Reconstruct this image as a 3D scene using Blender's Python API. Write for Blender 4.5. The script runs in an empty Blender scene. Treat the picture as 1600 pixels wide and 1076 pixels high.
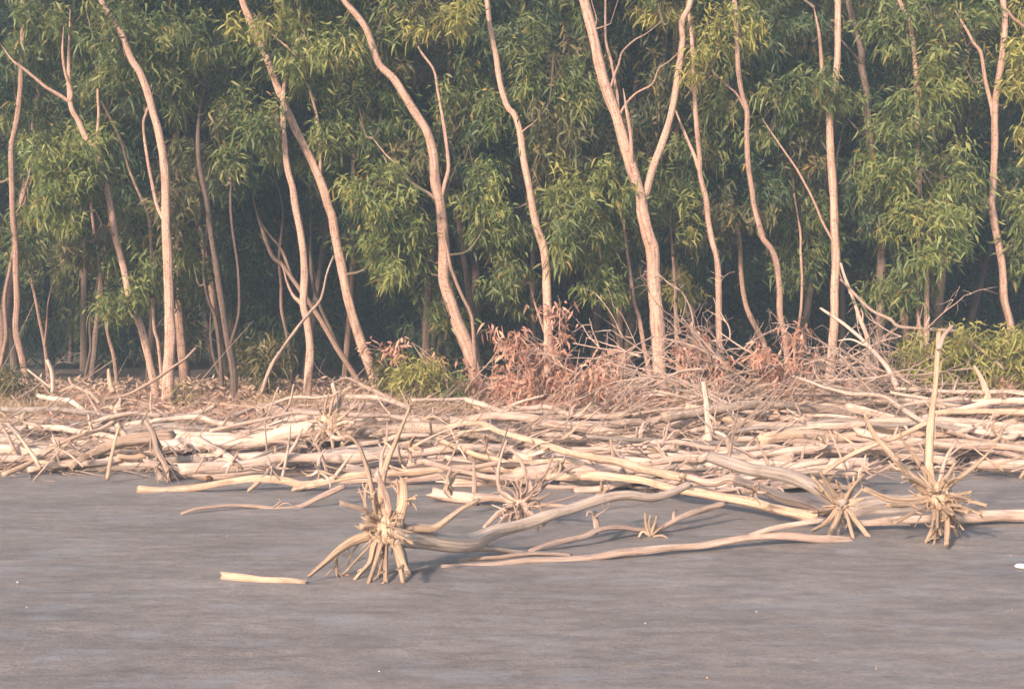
import bpy, math, random
import numpy as np
from mathutils import Vector, noise as mnoise

random.seed(11)
RS = np.random.RandomState(11)
S = bpy.context.scene
COL = S.collection

# ------------------------------------------------------------------ camera
F, HZ, CX, CAMH = 1900.0, 510.0, 800.0, 1.5       # focal length / horizon / centre in photo pixels, eye height
cam = bpy.data.objects.new('camera', bpy.data.cameras.new('camera'))
COL.objects.link(cam)
cam.location = (0, 0, CAMH)
cam.rotation_euler = (math.radians(90), 0, 0)
cam.data.sensor_width = 36.0
cam.data.lens = 36.0 * F / 1600.0
cam.data.shift_y = -(538.0 - HZ) / 1600.0
cam.data.clip_end = 1000
S.camera = cam

# ------------------------------------------------------------------ light
SUN_EL, SUN_AZ = math.radians(24), math.radians(-149)    # azimuth from +Y, clockwise
sdir = Vector((math.sin(SUN_AZ) * math.cos(SUN_EL), math.cos(SUN_AZ) * math.cos(SUN_EL), math.sin(SUN_EL)))
w = bpy.data.worlds.new('World'); S.world = w; w.use_nodes = True
nt = w.node_tree
sky = nt.nodes.new('ShaderNodeTexSky'); sky.sky_type = 'NISHITA'; sky.sun_disc = False
sky.sun_elevation = SUN_EL; sky.sun_rotation = SUN_AZ
sky.air_density = 1.0; sky.dust_density = 2.5; sky.ozone_density = 1.0
nt.nodes['Background'].inputs['Strength'].default_value = 0.15
nt.links.new(sky.outputs[0], nt.nodes['Background'].inputs['Color'])
ld = bpy.data.lights.new('sun', 'SUN'); ld.energy = 3.9; ld.angle = math.radians(4.0); ld.color = (1.0, 0.775, 0.63)
sun = bpy.data.objects.new('sun', ld); COL.objects.link(sun)
sun.rotation_euler = sdir.to_track_quat('Z', 'Y').to_euler()
S.view_settings.view_transform = 'Standard'; S.view_settings.look = 'None'
S.view_settings.exposure = 1.02; S.view_settings.gamma = 1.0
S.cycles.max_bounces = 6; S.cycles.diffuse_bounces = 3; S.cycles.volume_bounces = 1
S.cycles.transparent_max_bounces = 8

# ------------------------------------------------------------------ terrain
TY = [-100, 11.6, 12.6, 17.0, 18.6, 24.0, 60.0, 400.0]
TZ = [0, 0, 0.02, 0.34, 0.50, 0.62, 0.9, 2.0]
def T(y):
    return np.interp(y, TY, TZ)
def at(px, py, D):
    return np.array(((px - CX) / F * D, D, CAMH - (py - HZ) / F * D))
_D = np.arange(3.0, 24.0, 0.01)
def surf_depth(py, h):
    """distance at which a sight line at photo row py meets the ground raised by h"""
    g = CAMH - (py - HZ) / F * _D - T(_D) - h
    k = np.where(g <= 0)[0]
    return _D[k[0]] if len(k) else 20.0
def ppx(p):
    return CX + p[0] / p[1] * F
def ppy(p):
    return HZ + (CAMH - p[2]) / p[1] * F

# ------------------------------------------------------------------ materials
def mat(name):
    m = bpy.data.materials.new(name); m.use_nodes = True
    b = m.node_tree.nodes['Principled BSDF']
    return m, m.node_tree, b
def nd(t, kind, **kw):
    n = t.nodes.new(kind)
    for k, v in kw.items():
        setattr(n, k, v)
    return n
def ramp(t, fac, stops):
    r = nd(t, 'ShaderNodeValToRGB')
    e = r.color_ramp.elements
    while len(e) < len(stops):
        e.new(0.5)
    for el, (p, c) in zip(e, stops):
        el.position = p; el.color = (c[0], c[1], c[2], 1) if not isinstance(c, float) else (c, c, c, 1)
    t.links.new(fac, r.inputs[0])
    return r.outputs[0]
def mixc(t, fac, a, b, mode='MIX'):
    m = nd(t, 'ShaderNodeMix', data_type='RGBA', blend_type=mode)
    for s, v in ((0, fac), (6, a), (7, b)):
        if hasattr(v, 'is_linked'):
            t.links.new(v, m.inputs[s])
        else:
            m.inputs[s].default_value = v if s == 0 else (*v[:3], 1)
    return m.outputs[2]
def wood(name, lo, mid, hi, crack=0.55, bark=0.0, barkc=(.12, .085, .06)):
    m, t, b = mat(name)
    uv = nd(t, 'ShaderNodeTexCoord')
    oi = nd(t, 'ShaderNodeObjectInfo')
    ofs = nd(t, 'ShaderNodeMath', operation='MULTIPLY'); ofs.inputs[1].default_value = 37.0
    t.links.new(oi.outputs['Random'], ofs.inputs[0])
    def stretched(sx, sy, detail=5.0, rough=.6):
        mp = nd(t, 'ShaderNodeMapping'); mp.inputs['Scale'].default_value = (sx, sy, 1)
        t.links.new(uv.outputs['UV'], mp.inputs[0])
        ad = nd(t, 'ShaderNodeVectorMath', operation='ADD')
        t.links.new(mp.outputs[0], ad.inputs[0]); t.links.new(ofs.outputs[0], ad.inputs[1])
        n = nd(t, 'ShaderNodeTexNoise'); n.inputs['Scale'].default_value = 1.0
        n.inputs['Detail'].default_value = detail; n.inputs['Roughness'].default_value = rough
        t.links.new(ad.outputs[0], n.inputs['Vector'])
        return n.outputs['Fac']
    streak = stretched(9.0, 1.6)
    base = ramp(t, streak, [(.28, lo), (.5, mid), (.72, hi)])
    blotch = stretched(2.2, 6.0, 6.0, .68)
    tint = ramp(t, blotch, [(.3, (.58, .54, .52)), (.46, (.95, .95, .96)), (.6, (1, 1, 1)), (.75, (1.0, .90, .80))])
    base = mixc(t, .85, base, tint, 'MULTIPLY')
    fine = stretched(30.0, 2.2, 3.0)
    cr = ramp(t, fine, [(.30, 1.0), (.42, 0.0)])
    crm = nd(t, 'ShaderNodeMath', operation='MULTIPLY'); crm.inputs[1].default_value = crack
    t.links.new(cr, crm.inputs[0])
    base = mixc(t, crm.outputs[0], base, (lo[0] * .45, lo[1] * .4, lo[2] * .36))
    if bark > 0:
        pat = stretched(3.0, 11.0, 6.0, .72)
        bk = ramp(t, pat, [(.46 - bark * .2, 1.0), (.56 - bark * .2, 0.0)])
        bkm = nd(t, 'ShaderNodeMath', operation='MULTIPLY'); bkm.inputs[1].default_value = .8
        t.links.new(bk, bkm.inputs[0])
        base = mixc(t, bkm.outputs[0], base, barkc)
        len_ = stretched(5.0, 40.0, 3.0)
        lm = ramp(t, len_, [(.36, .75), (.45, 0.0)])
        base = mixc(t, lm, base, (barkc[0] * .8, barkc[1] * .75, barkc[2] * .75))
    hs = nd(t, 'ShaderNodeHueSaturation')
    vr = nd(t, 'ShaderNodeMapRange'); vr.inputs[3].default_value = .88; vr.inputs[4].default_value = 1.10
    t.links.new(oi.outputs['Random'], vr.inputs[0]); t.links.new(vr.outputs[0], hs.inputs['Value'])
    t.links.new(base, hs.inputs['Color'])
    t.links.new(hs.outputs[0], b.inputs['Base Color'])
    b.inputs['Roughness'].default_value = .8
    b.inputs['Specular IOR Level'].default_value = .25
    bp = nd(t, 'ShaderNodeBump'); bp.inputs['Strength'].default_value = .8; bp.inputs['Distance'].default_value = .02
    mm = nd(t, 'ShaderNodeMath', operation='ADD'); t.links.new(streak, mm.inputs[0]); t.links.new(fine, mm.inputs[1])
    t.links.new(mm.outputs[0], bp.inputs['Height']); t.links.new(bp.outputs[0], b.inputs['Normal'])
    return m
M = {
    'honey': wood('peeled_honey_wood', (.35, .215, .14), (.61, .43, .305), (.70, .52, .395), .6),
    'pale': wood('pale_bleached_wood', (.34, .23, .175), (.63, .465, .375), (.73, .57, .475), .65),
    'pink': wood('pinkish_weathered_wood', (.26, .175, .135), (.52, .375, .30), (.65, .50, .41), .65),
    'grey': wood('grey_weathered_wood', (.21, .17, .145), (.36, .295, .25), (.48, .405, .35), .6),
    'ash': wood('smooth_ashen_wood', (.38, .285, .225), (.60, .47, .38), (.70, .57, .47), .4),
    'dark': wood('wet_dark_wood', (.075, .055, .045), (.14, .10, .08), (.22, .165, .13), .5),
    'barky': wood('barky_driftwood', (.24, .17, .13), (.40, .30, .235), (.52, .41, .33), .5, .9, (.12, .09, .07)),
    'root': wood('stringy_root_wood', (.24, .155, .105), (.54, .39, .275), (.67, .51, .385), .9),
    'trunk': wood('smooth_pale_bark', (.24, .145, .105), (.46, .30, .228), (.60, .42, .325), .4, .85, (.165, .095, .068)),
    'trunk_brown': wood('brown_speckled_bark', (.21, .13, .095), (.34, .22, .165), (.44, .305, .235), .35, .75, (.13, .08, .06)),
    'trunk_dim': wood('dull_brown_shaded_bark', (.10, .07, .055), (.165, .115, .09), (.22, .16, .125), .3, .7, (.06, .045, .035)),  # dull bark, darkened further to carry the shade inside the wood
    'twig': wood('dry_twig_bark', (.28, .19, .14), (.46, .33, .255), (.57, .43, .34), .2),
    'twig_green': wood('live_twig_bark', (.10, .075, .05), (.16, .12, .08), (.22, .17, .11), .2),
}
def leaf_mat(name, trans=.42, rough=.5):
    m, t, b = mat(name)
    a = nd(t, 'ShaderNodeAttribute'); a.attribute_name = 'leaf_colour'
    t.links.new(a.outputs['Color'], b.inputs['Base Color'])
    b.inputs['Roughness'].default_value = rough; b.inputs['Specular IOR Level'].default_value = .35
    tr = nd(t, 'ShaderNodeBsdfTranslucent'); t.links.new(a.outputs['Color'], tr.inputs['Color'])
    mx = nd(t, 'ShaderNodeMixShader'); mx.inputs[0].default_value = trans
    t.links.new(b.outputs[0], mx.inputs[1]); t.links.new(tr.outputs[0], mx.inputs[2])
    t.links.new(mx.outputs[0], t.nodes['Material Output'].inputs['Surface'])
    return m
M['leaf'] = leaf_mat('green_leaf')
M['dry_leaf'] = leaf_mat('dry_brown_leaf', .25, .75)

# ground: grey wet mud sand running into an orange-brown litter bank
def ground_mat():
    m, t, b = mat('muddy_sand_and_litter')
    tc = nd(t, 'ShaderNodeTexCoord')
    def noise(scale, sx=1, sy=1, detail=6.0, rough=.6):
        mp = nd(t, 'ShaderNodeMapping'); mp.inputs['Scale'].default_value = (sx, sy, 1)
        t.links.new(tc.outputs['Object'], mp.inputs[0])
        n = nd(t, 'ShaderNodeTexNoise'); n.inputs['Scale'].default_value = scale
        n.inputs['Detail'].default_value = detail; n.inputs['Roughness'].default_value = rough
        t.links.new(mp.outputs[0], n.inputs['Vector'])
        return n.outputs['Fac']
    a = noise(.8, .8, 1.0, 8.0, .65)
    c = ramp(t, a, [(.3, (.150, .131, .119)), (.5, (.196, .173, .159)), (.7, (.242, .217, .203))])
    fine = noise(1.0, 7.0, 12.0, 9.0, .76)              # tide-combed streaks
    c = mixc(t, .9, c, ramp(t, fine, [(.3, (.66, .66, .67)), (.5, (1, 1, 1)), (.7, (1.28, 1.27, 1.28))]), 'MULTIPLY')
    grit = noise(60.0, .7, 1.0, 5.0, .78)
    c = mixc(t, .8, c, ramp(t, grit, [(.33, (.62, .60, .59)), (.5, (1, 1, 1)), (.68, (1.24, 1.2, 1.17))]), 'MULTIPLY')
    film = ramp(t, noise(1.7, .7, 1.2, 8.0, .7), [(.53, 0.0), (.69, .5)])   # reddish-brown organic film
    c = mixc(t, film, c, (.172, .143, .122))
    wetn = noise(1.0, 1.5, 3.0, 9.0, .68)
    wet = ramp(t, wetn, [(.52, 0.0), (.63, .8)])         # blue-grey sky sheen of wet patches, painted into the sand colour
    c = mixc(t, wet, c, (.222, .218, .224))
    dark = ramp(t, noise(1.0, 1.1, 2.0, 8.0, .66), [(.36, .6), (.47, 0.0)])
    c = mixc(t, dark, c, (.108, .100, .092))
    # litter
    sx = nd(t, 'ShaderNodeSeparateXYZ'); t.links.new(tc.outputs['Object'], sx.inputs[0])
    j = nd(t, 'ShaderNodeMath', operation='MULTIPLY_ADD'); j.inputs[1].default_value = 1.6
    t.links.new(noise(1.6, 1, 1, 4.0), j.inputs[0]); t.links.new(sx.outputs['Y'], j.inputs[2])
    mr = nd(t, 'ShaderNodeMapRange'); mr.inputs[1].default_value = 13.9; mr.inputs[2].default_value = 16.2
    t.links.new(j.outputs[0], mr.inputs[0])
    lit = ramp(t, noise(14.0, 1, 1, 6.0, .7), [(.3, (.17, .09, .055)), (.5, (.38, .215, .14)), (.7, (.56, .36, .25))])
    lit = mixc(t, .6, lit, ramp(t, noise(1.3, 1, 1, 3.0), [(.35, (.7, .68, .66)), (.65, (1.1, 1.05, 1.0))]), 'MULTIPLY')
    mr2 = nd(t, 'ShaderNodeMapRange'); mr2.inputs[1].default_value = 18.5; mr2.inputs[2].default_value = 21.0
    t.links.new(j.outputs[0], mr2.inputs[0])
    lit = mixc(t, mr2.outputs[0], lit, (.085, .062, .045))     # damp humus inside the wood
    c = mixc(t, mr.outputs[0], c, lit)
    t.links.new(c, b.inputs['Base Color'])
    r = ramp(t, wetn, [(.46, .75), (.62, .42)])
    rr = mixc(t, mr.outputs[0], r, (.95, .95, .95))
    t.links.new(rr, b.inputs['Roughness'])
    b.inputs['Specular IOR Level'].default_value = .45
    bp = nd(t, 'ShaderNodeBump'); bp.inputs['Strength'].default_value = .6; bp.inputs['Distance'].default_value = .02
    h = nd(t, 'ShaderNodeMath', operation='ADD'); t.links.new(fine, h.inputs[0])
    g2 = nd(t, 'ShaderNodeMath', operation='MULTIPLY'); g2.inputs[1].default_value = .25
    t.links.new(grit, g2.inputs[0]); t.links.new(g2.outputs[0], h.inputs[1])
    t.links.new(h.outputs[0], bp.inputs['Height']); t.links.new(bp.outputs[0], b.inputs['Normal'])
    return m
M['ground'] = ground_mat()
def plain(name, c, rough=.5, noise_amt=.25):
    m, t, b = mat(name)
    tc = nd(t, 'ShaderNodeTexCoord'); n = nd(t, 'ShaderNodeTexNoise'); n.inputs['Scale'].default_value = 30
    t.links.new(tc.outputs['Object'], n.inputs['Vector'])
    o = ramp(t, n.outputs['Fac'], [(.3, tuple(x * (1 - noise_amt) for x in c)), (.7, tuple(min(1, x * (1 + noise_amt)) for x in c))])
    t.links.new(o, b.inputs['Base Color']); b.inputs['Roughness'].default_value = rough
    return m
M['husk'] = plain('orange_husk', (.36, .17, .085), .85)
M['bark_fleck'] = plain('rusty_bark_fleck', (.34, .17, .12), .8)
M['plastic'] = plain('white_plastic', (.72, .73, .74), .35, .05)
M['shell'] = plain('pale_shell', (.62, .56, .50), .5)

# ------------------------------------------------------------------ object helpers
def tag(o, label=None, cat=None, group=None, kind=None):
    if label: o['label'] = label
    if cat: o['category'] = cat
    if group: o['group'] = group
    if kind: o['kind'] = kind
    return o
def empty(name, loc, label, cat, group=None):
    o = bpy.data.objects.new(name, None); COL.objects.link(o); o.location = tuple(loc)
    o.empty_display_size = .2
    return tag(o, label, cat, group)
def mesh_obj(name, V, faces, m, parent=None, origin=None, uv=None, smooth=True, cols=None):
    """V (n,3) world coordinates; faces = (flat loop indices, face sizes)"""
    if origin is None:
        origin = np.array(parent.location) if parent is not None else np.zeros(3)
    V = np.asarray(V, dtype=np.float64) - np.asarray(origin)
    idx, cnt = faces
    me = bpy.data.meshes.new(name)
    me.vertices.add(len(V)); me.vertices.foreach_set('co', V.astype(np.float32).ravel())
    me.loops.add(len(idx)); me.loops.foreach_set('vertex_index', np.asarray(idx, dtype=np.int32))
    me.polygons.add(len(cnt))
    st = np.concatenate(([0], np.cumsum(cnt)[:-1])).astype(np.int32)
    me.polygons.foreach_set('loop_start', st)
    me.polygons.foreach_set('loop_total', np.asarray(cnt, dtype=np.int32))
    me.polygons.foreach_set('use_smooth', np.full(len(cnt), smooth))
    if uv is not None:
        l = me.uv_layers.new(name='UVMap')
        l.data.foreach_set('uv', np.asarray(uv, dtype=np.float32)[np.asarray(idx)].ravel())
    if cols is not None:
        ca = me.color_attributes.new('leaf_colour', 'FLOAT_COLOR', 'POINT')
        ca.data.foreach_set('color', np.asarray(cols, dtype=np.float32).ravel())
    me.update(calc_edges=True); me.validate()
    me.materials.append(m)
    o = bpy.data.objects.new(name, me); COL.objects.link(o)
    if parent is not None:
        o.parent = parent
        o.location = tuple(np.asarray(origin) - np.array(parent.location))
    else:
        o.location = tuple(origin)
    return o

def spline(P, n):
    """Catmull-Rom through the rows of P (any number of columns), n samples"""
    P = np.asarray(P, float)
    if len(P) == 2:
        t = np.linspace(0, 1, n)[:, None]
        return P[0] * (1 - t) + P[1] * t
    Q = np.vstack((2 * P[0] - P[1], P, 2 * P[-1] - P[-2]))
    seg = np.linalg.norm(np.diff(P[:, :3], axis=0), axis=1) + 1e-6
    cum = np.concatenate(([0], np.cumsum(seg))); cum /= cum[-1]
    ts = np.linspace(0, 1, n); out = []
    for t in ts:
        i = min(len(P) - 2, max(0, int(np.searchsorted(cum, t, side='right') - 1)))
        u = (t - cum[i]) / (cum[i + 1] - cum[i])
        a, b, c, d = Q[i], Q[i + 1], Q[i + 2], Q[i + 3]
        out.append(.5 * ((2 * b) + (c - a) * u + (2 * a - 5 * b + 4 * c - d) * u * u + (3 * b - a - 3 * c + d) * u ** 3))
    return np.array(out)

class Geo:
    """collects tubes for one mesh"""
    def __init__(s): s.V, s.U, s.I, s.C, s.n = [], [], [], [], 0
    def tube(s, P, R, sides=8, step=.06, wob=.07, flute=.05, end='broken', start='broken', jit=0.0):
        P = np.asarray(P, float); R = np.asarray(R, float)
        L = np.sum(np.linalg.norm(np.diff(P, axis=0), axis=1))
        n = int(max(len(P) + 1, min(90, L / step + 2)))
        A = spline(np.hstack((P, R[:, None])), n)
        P, R = A[:, :3], np.maximum(A[:, 3], .0008)
        if jit > 0:
            k = np.linspace(0, L, n)
            for ax in range(3):
                ph = RS.rand(3) * 6.28
                P[:, ax] += jit * (np.sin(k * 2.1 + ph[0]) + .6 * np.sin(k * 5.3 + ph[1]) + .35 * np.sin(k * 11 + ph[2])) * np.minimum(1, np.linspace(0, 4, n))
        tg = np.gradient(P, axis=0); tg /= np.linalg.norm(tg, axis=1)[:, None] + 1e-9
        ref = np.array((0, 0, 1.)) if abs(tg[0][2]) < .85 else np.array((0, 1., 0))
        u = np.cross(tg[0], ref); u /= np.linalg.norm(u)
        th = np.linspace(0, 2 * math.pi, sides, endpoint=False)
        ph = RS.rand(8) * 6.28
        dist = np.concatenate(([0], np.cumsum(np.linalg.norm(np.diff(P, axis=0), axis=1))))
        V = np.zeros((n, sides, 3)); U = np.zeros((n, sides, 2))
        sq = 1 + RS.uniform(-.14, .14)
        for i in range(n):
            u = u - tg[i] * np.dot(u, tg[i]); u /= np.linalg.norm(u) + 1e-9
            v = np.cross(tg[i], u)
            d = dist[i]
            f = 1 + wob * (np.sin(d * 5 + ph[0]) * .6 + np.sin(th + d * 7 + ph[1]) * .6 + np.sin(2 * th - d * 11 + ph[2]) * .5 + .5 * np.sin(3 * th + d * 19 + ph[6]))
            f = f + flute * np.sin(4 * th + d * 1.5 + ph[3]) + flute * .6 * np.sin(7 * th - d * 1.1 + ph[4])
            r = R[i] * f
            V[i] = P[i] + np.outer(np.cos(th) * r * sq, u) + np.outer(np.sin(th) * r / sq, v)
            U[i, :, 0] = np.abs(2 * th / (2 * math.pi) - 1); U[i, :, 1] = d
        if end == 'broken':
            V[-1] += tg[-1] * (R[-1] * RS.uniform(-.5, 1.3, sides))[:, None]
        if start == 'broken':
            V[0] -= tg[0] * (R[0] * RS.uniform(-.5, 1.3, sides))[:, None]
        b = s.n
        s.V.append(V.reshape(-1, 3)); s.U.append(U.reshape(-1, 2)); s.n += n * sides
        i0 = (np.arange(n - 1)[:, None] * sides + np.arange(sides)[None, :])
        i1 = (np.arange(n - 1)[:, None] * sides + (np.arange(sides)[None, :] + 1) % sides)
        q = np.stack((i0, i1, i1 + sides, i0 + sides), -1).reshape(-1, 4) + b
        s.I.append(q.ravel()); s.C.append(np.full(len(q), 4))
        for (row, nrm, rv) in ((0, -tg[0], True), (n - 1, tg[-1], False)):
            c = V[row].mean(0) + nrm * R[row] * .1
            s.V.append(c[None]); s.U.append(np.array([[.3, dist[row]]])); k = s.n; s.n += 1
            a = np.arange(sides) + b + row * sides; bb = np.roll(a, -1)
            tri = np.stack((bb, a, np.full(sides, k)) if rv else (a, bb, np.full(sides, k)), -1)
            s.I.append(tri.ravel()); s.C.append(np.full(sides, 3))
        return P, R
    def build(s, name, m, parent=None, origin=None):
        V = np.vstack(s.V)
        if parent is None and origin is None:
            origin = np.array((V[:, 0].mean(), V[:, 1].mean(), V[:, 2].min()))
        return mesh_obj(name, V, (np.concatenate(s.I), np.concatenate(s.C)), m, parent, origin, np.vstack(s.U))

def unit(v):
    v = np.asarray(v, float)
    return v / (np.linalg.norm(v, axis=-1, keepdims=True) + 1e-9)
class Leaves:
    """collects sickle-shaped leaves for one mesh"""
    def __init__(s): s.P, s.D, s.L, s.W, s.G, s.C = [], [], [], [], [], []
    def add(s, P, D, L, W, droop, C):
        s.P.append(P); s.D.append(unit(D)); s.L.append(L); s.W.append(W); s.G.append(droop); s.C.append(C)
    def tuft(s, c, axis, n, L=.2, W=.036, spread=.16, pal='green', lean=0.0):
        axis = unit(axis)
        u = RS.rand(n, 1)
        P = c + axis * (u - .5) * spread * 2.4 + RS.randn(n, 3) * spread * .5
        D = RS.randn(n, 3) * (1, 1, .6) + axis * .45 + (0, 0, -.4)
        ln = L * RS.uniform(.65, 1.2, n); wd = W * RS.uniform(.7, 1.2, n)
        s.add(P, D, ln, wd, RS.uniform(.35, 1.15, n), palette(pal, n, lean))
    def build(s, name, m, parent=None, origin=None):
        P, D = np.vstack(s.P), np.vstack(s.D)
        L, W, G, C = np.concatenate(s.L), np.concatenate(s.W), np.concatenate(s.G), np.vstack(s.C)
        n = len(P)
        side = unit(np.cross(D, RS.randn(n, 3)))
        crv = np.cross(side, D) * RS.uniform(-.5, .5, (n, 1)) + side * RS.uniform(-.6, .6, (n, 1))
        V = np.zeros((n, 4, 2, 3))
        for k, (t, wf) in enumerate(((0, .22), (.33, 1.0), (.68, .8), (1, .06))):
            p = P + D * (L * t * (1 - .12 * G * t))[:, None] + crv * (L * t * t)[:, None]
            p[:, 2] -= G * L * t * t * .8
            hw = side * (W * .5 * wf)[:, None]
            V[:, k, 0] = p - hw; V[:, k, 1] = p + hw
        b = (np.arange(n) * 8)[:, None, None]
        k = np.arange(3)[None, :, None] * 2
        q = b + k + np.array((0, 1, 3, 2))[None, None, :]
        V = V.reshape(-1, 3)
        if parent is None and origin is None:
            origin = np.array((V[:, 0].mean(), V[:, 1].mean(), V[:, 2].min()))
        cc = np.ones((n, 8, 4)); cc[:, :, :3] = C[:, None, :]
        return mesh_obj(name, V, (q.ravel(), np.full(n * 3, 4)), m, parent, origin, None, True, cc.reshape(-1, 4))
PAL = {
    'green': ((.062, .100, .034), (.142, .178, .058), (.245, .24, .08)),
    'bright': ((.086, .134, .038), (.190, .225, .068), (.31, .295, .09)),
    'deep': ((.038, .074, .034), (.078, .117, .050), (.13, .152, .066)),
    'olive': ((.076, .086, .038), (.138, .140, .060), (.25, .19, .085)),
    'yellow': ((.17, .19, .048), (.30, .29, .082), (.43, .37, .11)),
    'dry': ((.25, .115, .072), (.43, .225, .155), (.58, .37, .275)),
    'litter': ((.25, .155, .105), (.42, .29, .21), (.56, .42, .32)),
    'straw': ((.30, .22, .13), (.42, .32, .20), (.52, .41, .28)),
}
def palette(pal, n, lean=0.0):
    a, b, c = [np.array(x) for x in PAL[pal]]
    t = np.clip(RS.beta(2, 2, n) + lean, 0, 1)[:, None]
    o = np.where(t < .5, a + (b - a) * t * 2, b + (c - b) * (t - .5) * 2)
    if pal in ('green', 'bright', 'deep', 'olive', 'yellow'):
        k = RS.rand(n) < .025
        o[k] = np.array((.36, .24, .06)) * RS.uniform(.6, 1.1, (k.sum(), 1))
    return o * RS.uniform(.85, 1.15, (n, 1))

# ------------------------------------------------------------------ the ground
def build_ground():
    xs = np.concatenate((np.linspace(-220, -12, 14), np.arange(-9.6, 9.61, .055), np.linspace(12, 220, 14)))
    ys = np.concatenate((np.linspace(-80, 2, 10), np.arange(3.0, 13, .035), np.arange(13, 26, .08), np.linspace(27, 300, 24)))
    X, Y = np.meshgrid(xs, ys)
    Z = T(Y)
    near = np.clip((26 - Y) / 3, 0, 1) * (np.abs(X) < 10) * (Y > 2.9)
    rip = np.zeros_like(X)
    for k in range(26):          # low wind and tide ripples, long across the beach
        a = RS.normal(1.52, .16); fr = RS.uniform(9.0, 60.0); ph = RS.rand() * 6.28
        warp = .35 * np.sin(X * RS.uniform(.4, 1.3) + ph) + .25 * np.sin(Y * RS.uniform(.5, 1.5) + ph * 2)
        rip += np.sin((X * math.cos(a) + Y * math.sin(a) + warp) * fr + ph) * .008 / (fr ** .8)
    sw = .02 * np.sin(X * .7 + Y * .4) + .016 * np.sin(X * .33 - Y * .9 + 1) + .01 * np.sin(X * 1.9 + Y * 1.1)
    Z = Z + near * (rip + sw * np.clip((Y - 13) / 3, .1, 1.6))
    for (px, py, s_, h_) in ((602, 908, .30, .030), (500, 898, .10, .016), (640, 906, .12, .020), (365, 908, .16, .006), (460, 914, .12, .006), (1478, 846, .30, .030), (1310, 846, .28, .026), (710, 892, .22, .020), (850, 882, .3, .016), (1100, 858, .35, .02),
                             (1240, 850, .3, .02), (1570, 822, .4, .03), (820, 868, .2, .02), (1016, 838, .15, .015), (720, 786, .3, .025), (814, 815, .3, .03), (260, 774, .25, .02), (400, 758, .3, .02), (380, 798, .3, .016)):
        d_ = surf_depth(py, 0); x_ = (px - CX) / F * d_          # sand banked against the stranded wood
        Z = Z + h_ * np.exp(-(((X - x_) / (s_ * 1.3)) ** 2 + ((Y - d_ - .04) / s_) ** 2))
    V = np.stack((X, Y, Z), -1).reshape(-1, 3)
    ny, nx = X.shape
    i = (np.arange(ny - 1)[:, None] * nx + np.arange(nx - 1)[None, :])
    q = np.stack((i, i + 1, i + nx + 1, i + nx), -1).reshape(-1, 4)
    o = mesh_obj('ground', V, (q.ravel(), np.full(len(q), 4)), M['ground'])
    tag(o, 'grey muddy sand flat rising to a brown leaf-littered bank', kind='structure')
build_ground()

# ------------------------------------------------------------------ trees traced from the photograph
TREES = []      # (root, trunk points) for hanging foliage on
def px_path(pts, D0, D1=None):
    D1 = D0 if D1 is None else D1
    k = np.linspace(0, 1, len(pts))
    return np.array([at(x, y, D0 + (D1 - D0) * t) for (x, y), t in zip(pts, k)])
def tree(label, base_w, top_w, pts, branches=(), m='trunk', D=None, lean=0.0, name='tree', group='trees along the edge of the wood'):
    bx, by = pts[0]
    if D is None:
        D = min(surf_depth(by, 0.0), 18.1 + (605 - by) * .012)
    P = px_path(pts, D, D + lean)
    if pts[-1][1] > -20:            # the stem goes on up and back into the leaves
        d = unit(P[-1] - P[-2]); e1 = P[-1] + (d * .5 + (0, .5, .4)) * .9; e2 = e1 + np.array((d[0] * .3 + RS.normal(0, .12), .25, .8)); tip = [e1, e2]
    else: tip = []
    base = P[0].copy(); base[2] = float(T(D)) - .03
    if P[0][2] > base[2] + .05:
        d = P[0] - P[1]; d = d / max(.2, -d[2]); k = P[0][2] - base[2]
        foot = P[0] + d * k; foot[2] = base[2] - .05
        P = np.vstack((foot, P))
    else:
        P[0][2] = base[2] - .05
    root = empty(name, base, label, 'tree', group)
    n = len(P); k = np.linspace(0, 1, n)
    R = (base_w + (top_w - base_w) * k ** .8) * .415 * D / F
    R[0] *= 1.25
    if tip: P = np.vstack((P, tip)); R = np.concatenate((R, (R[-1] * .6, .006)))
    g = Geo(); A, _ = g.tube(P, R, 12, .07, .06, .03); g.build('trunk', M[m], root)
    limbs = [A]
    for (w0, w1, bp, *dd) in branches:
        B = px_path(bp, D, D + (dd[0] if dd else RS.uniform(-.35, .35)))
        j = np.argmin(np.linalg.norm(A[:, [0, 2]] - B[0][[0, 2]], axis=1))
        if np.linalg.norm(A[j] - B[0]) < .35:
            B = B + (A[j] - B[0]) * np.linspace(1, 0, len(B))[:, None] ** 2
        d = unit(B[-1] - B[-2]); B = np.vstack((B, B[-1] + (d + (0, .5, .3)) * .3))
        gb = Geo(); BB, _ = gb.tube(B, np.append(np.linspace(w0, w1, len(B) - 1), 1.2) * .45 * D / F, 8, .06, .06, .03)
        gb.build('branch', M[m], root); limbs.append(BB)
    TREES.append(dict(root=root, D=D, limbs=limbs, pts=np.vstack(limbs), lv=Leaves(), tw=[], used=False))
    return root

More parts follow.
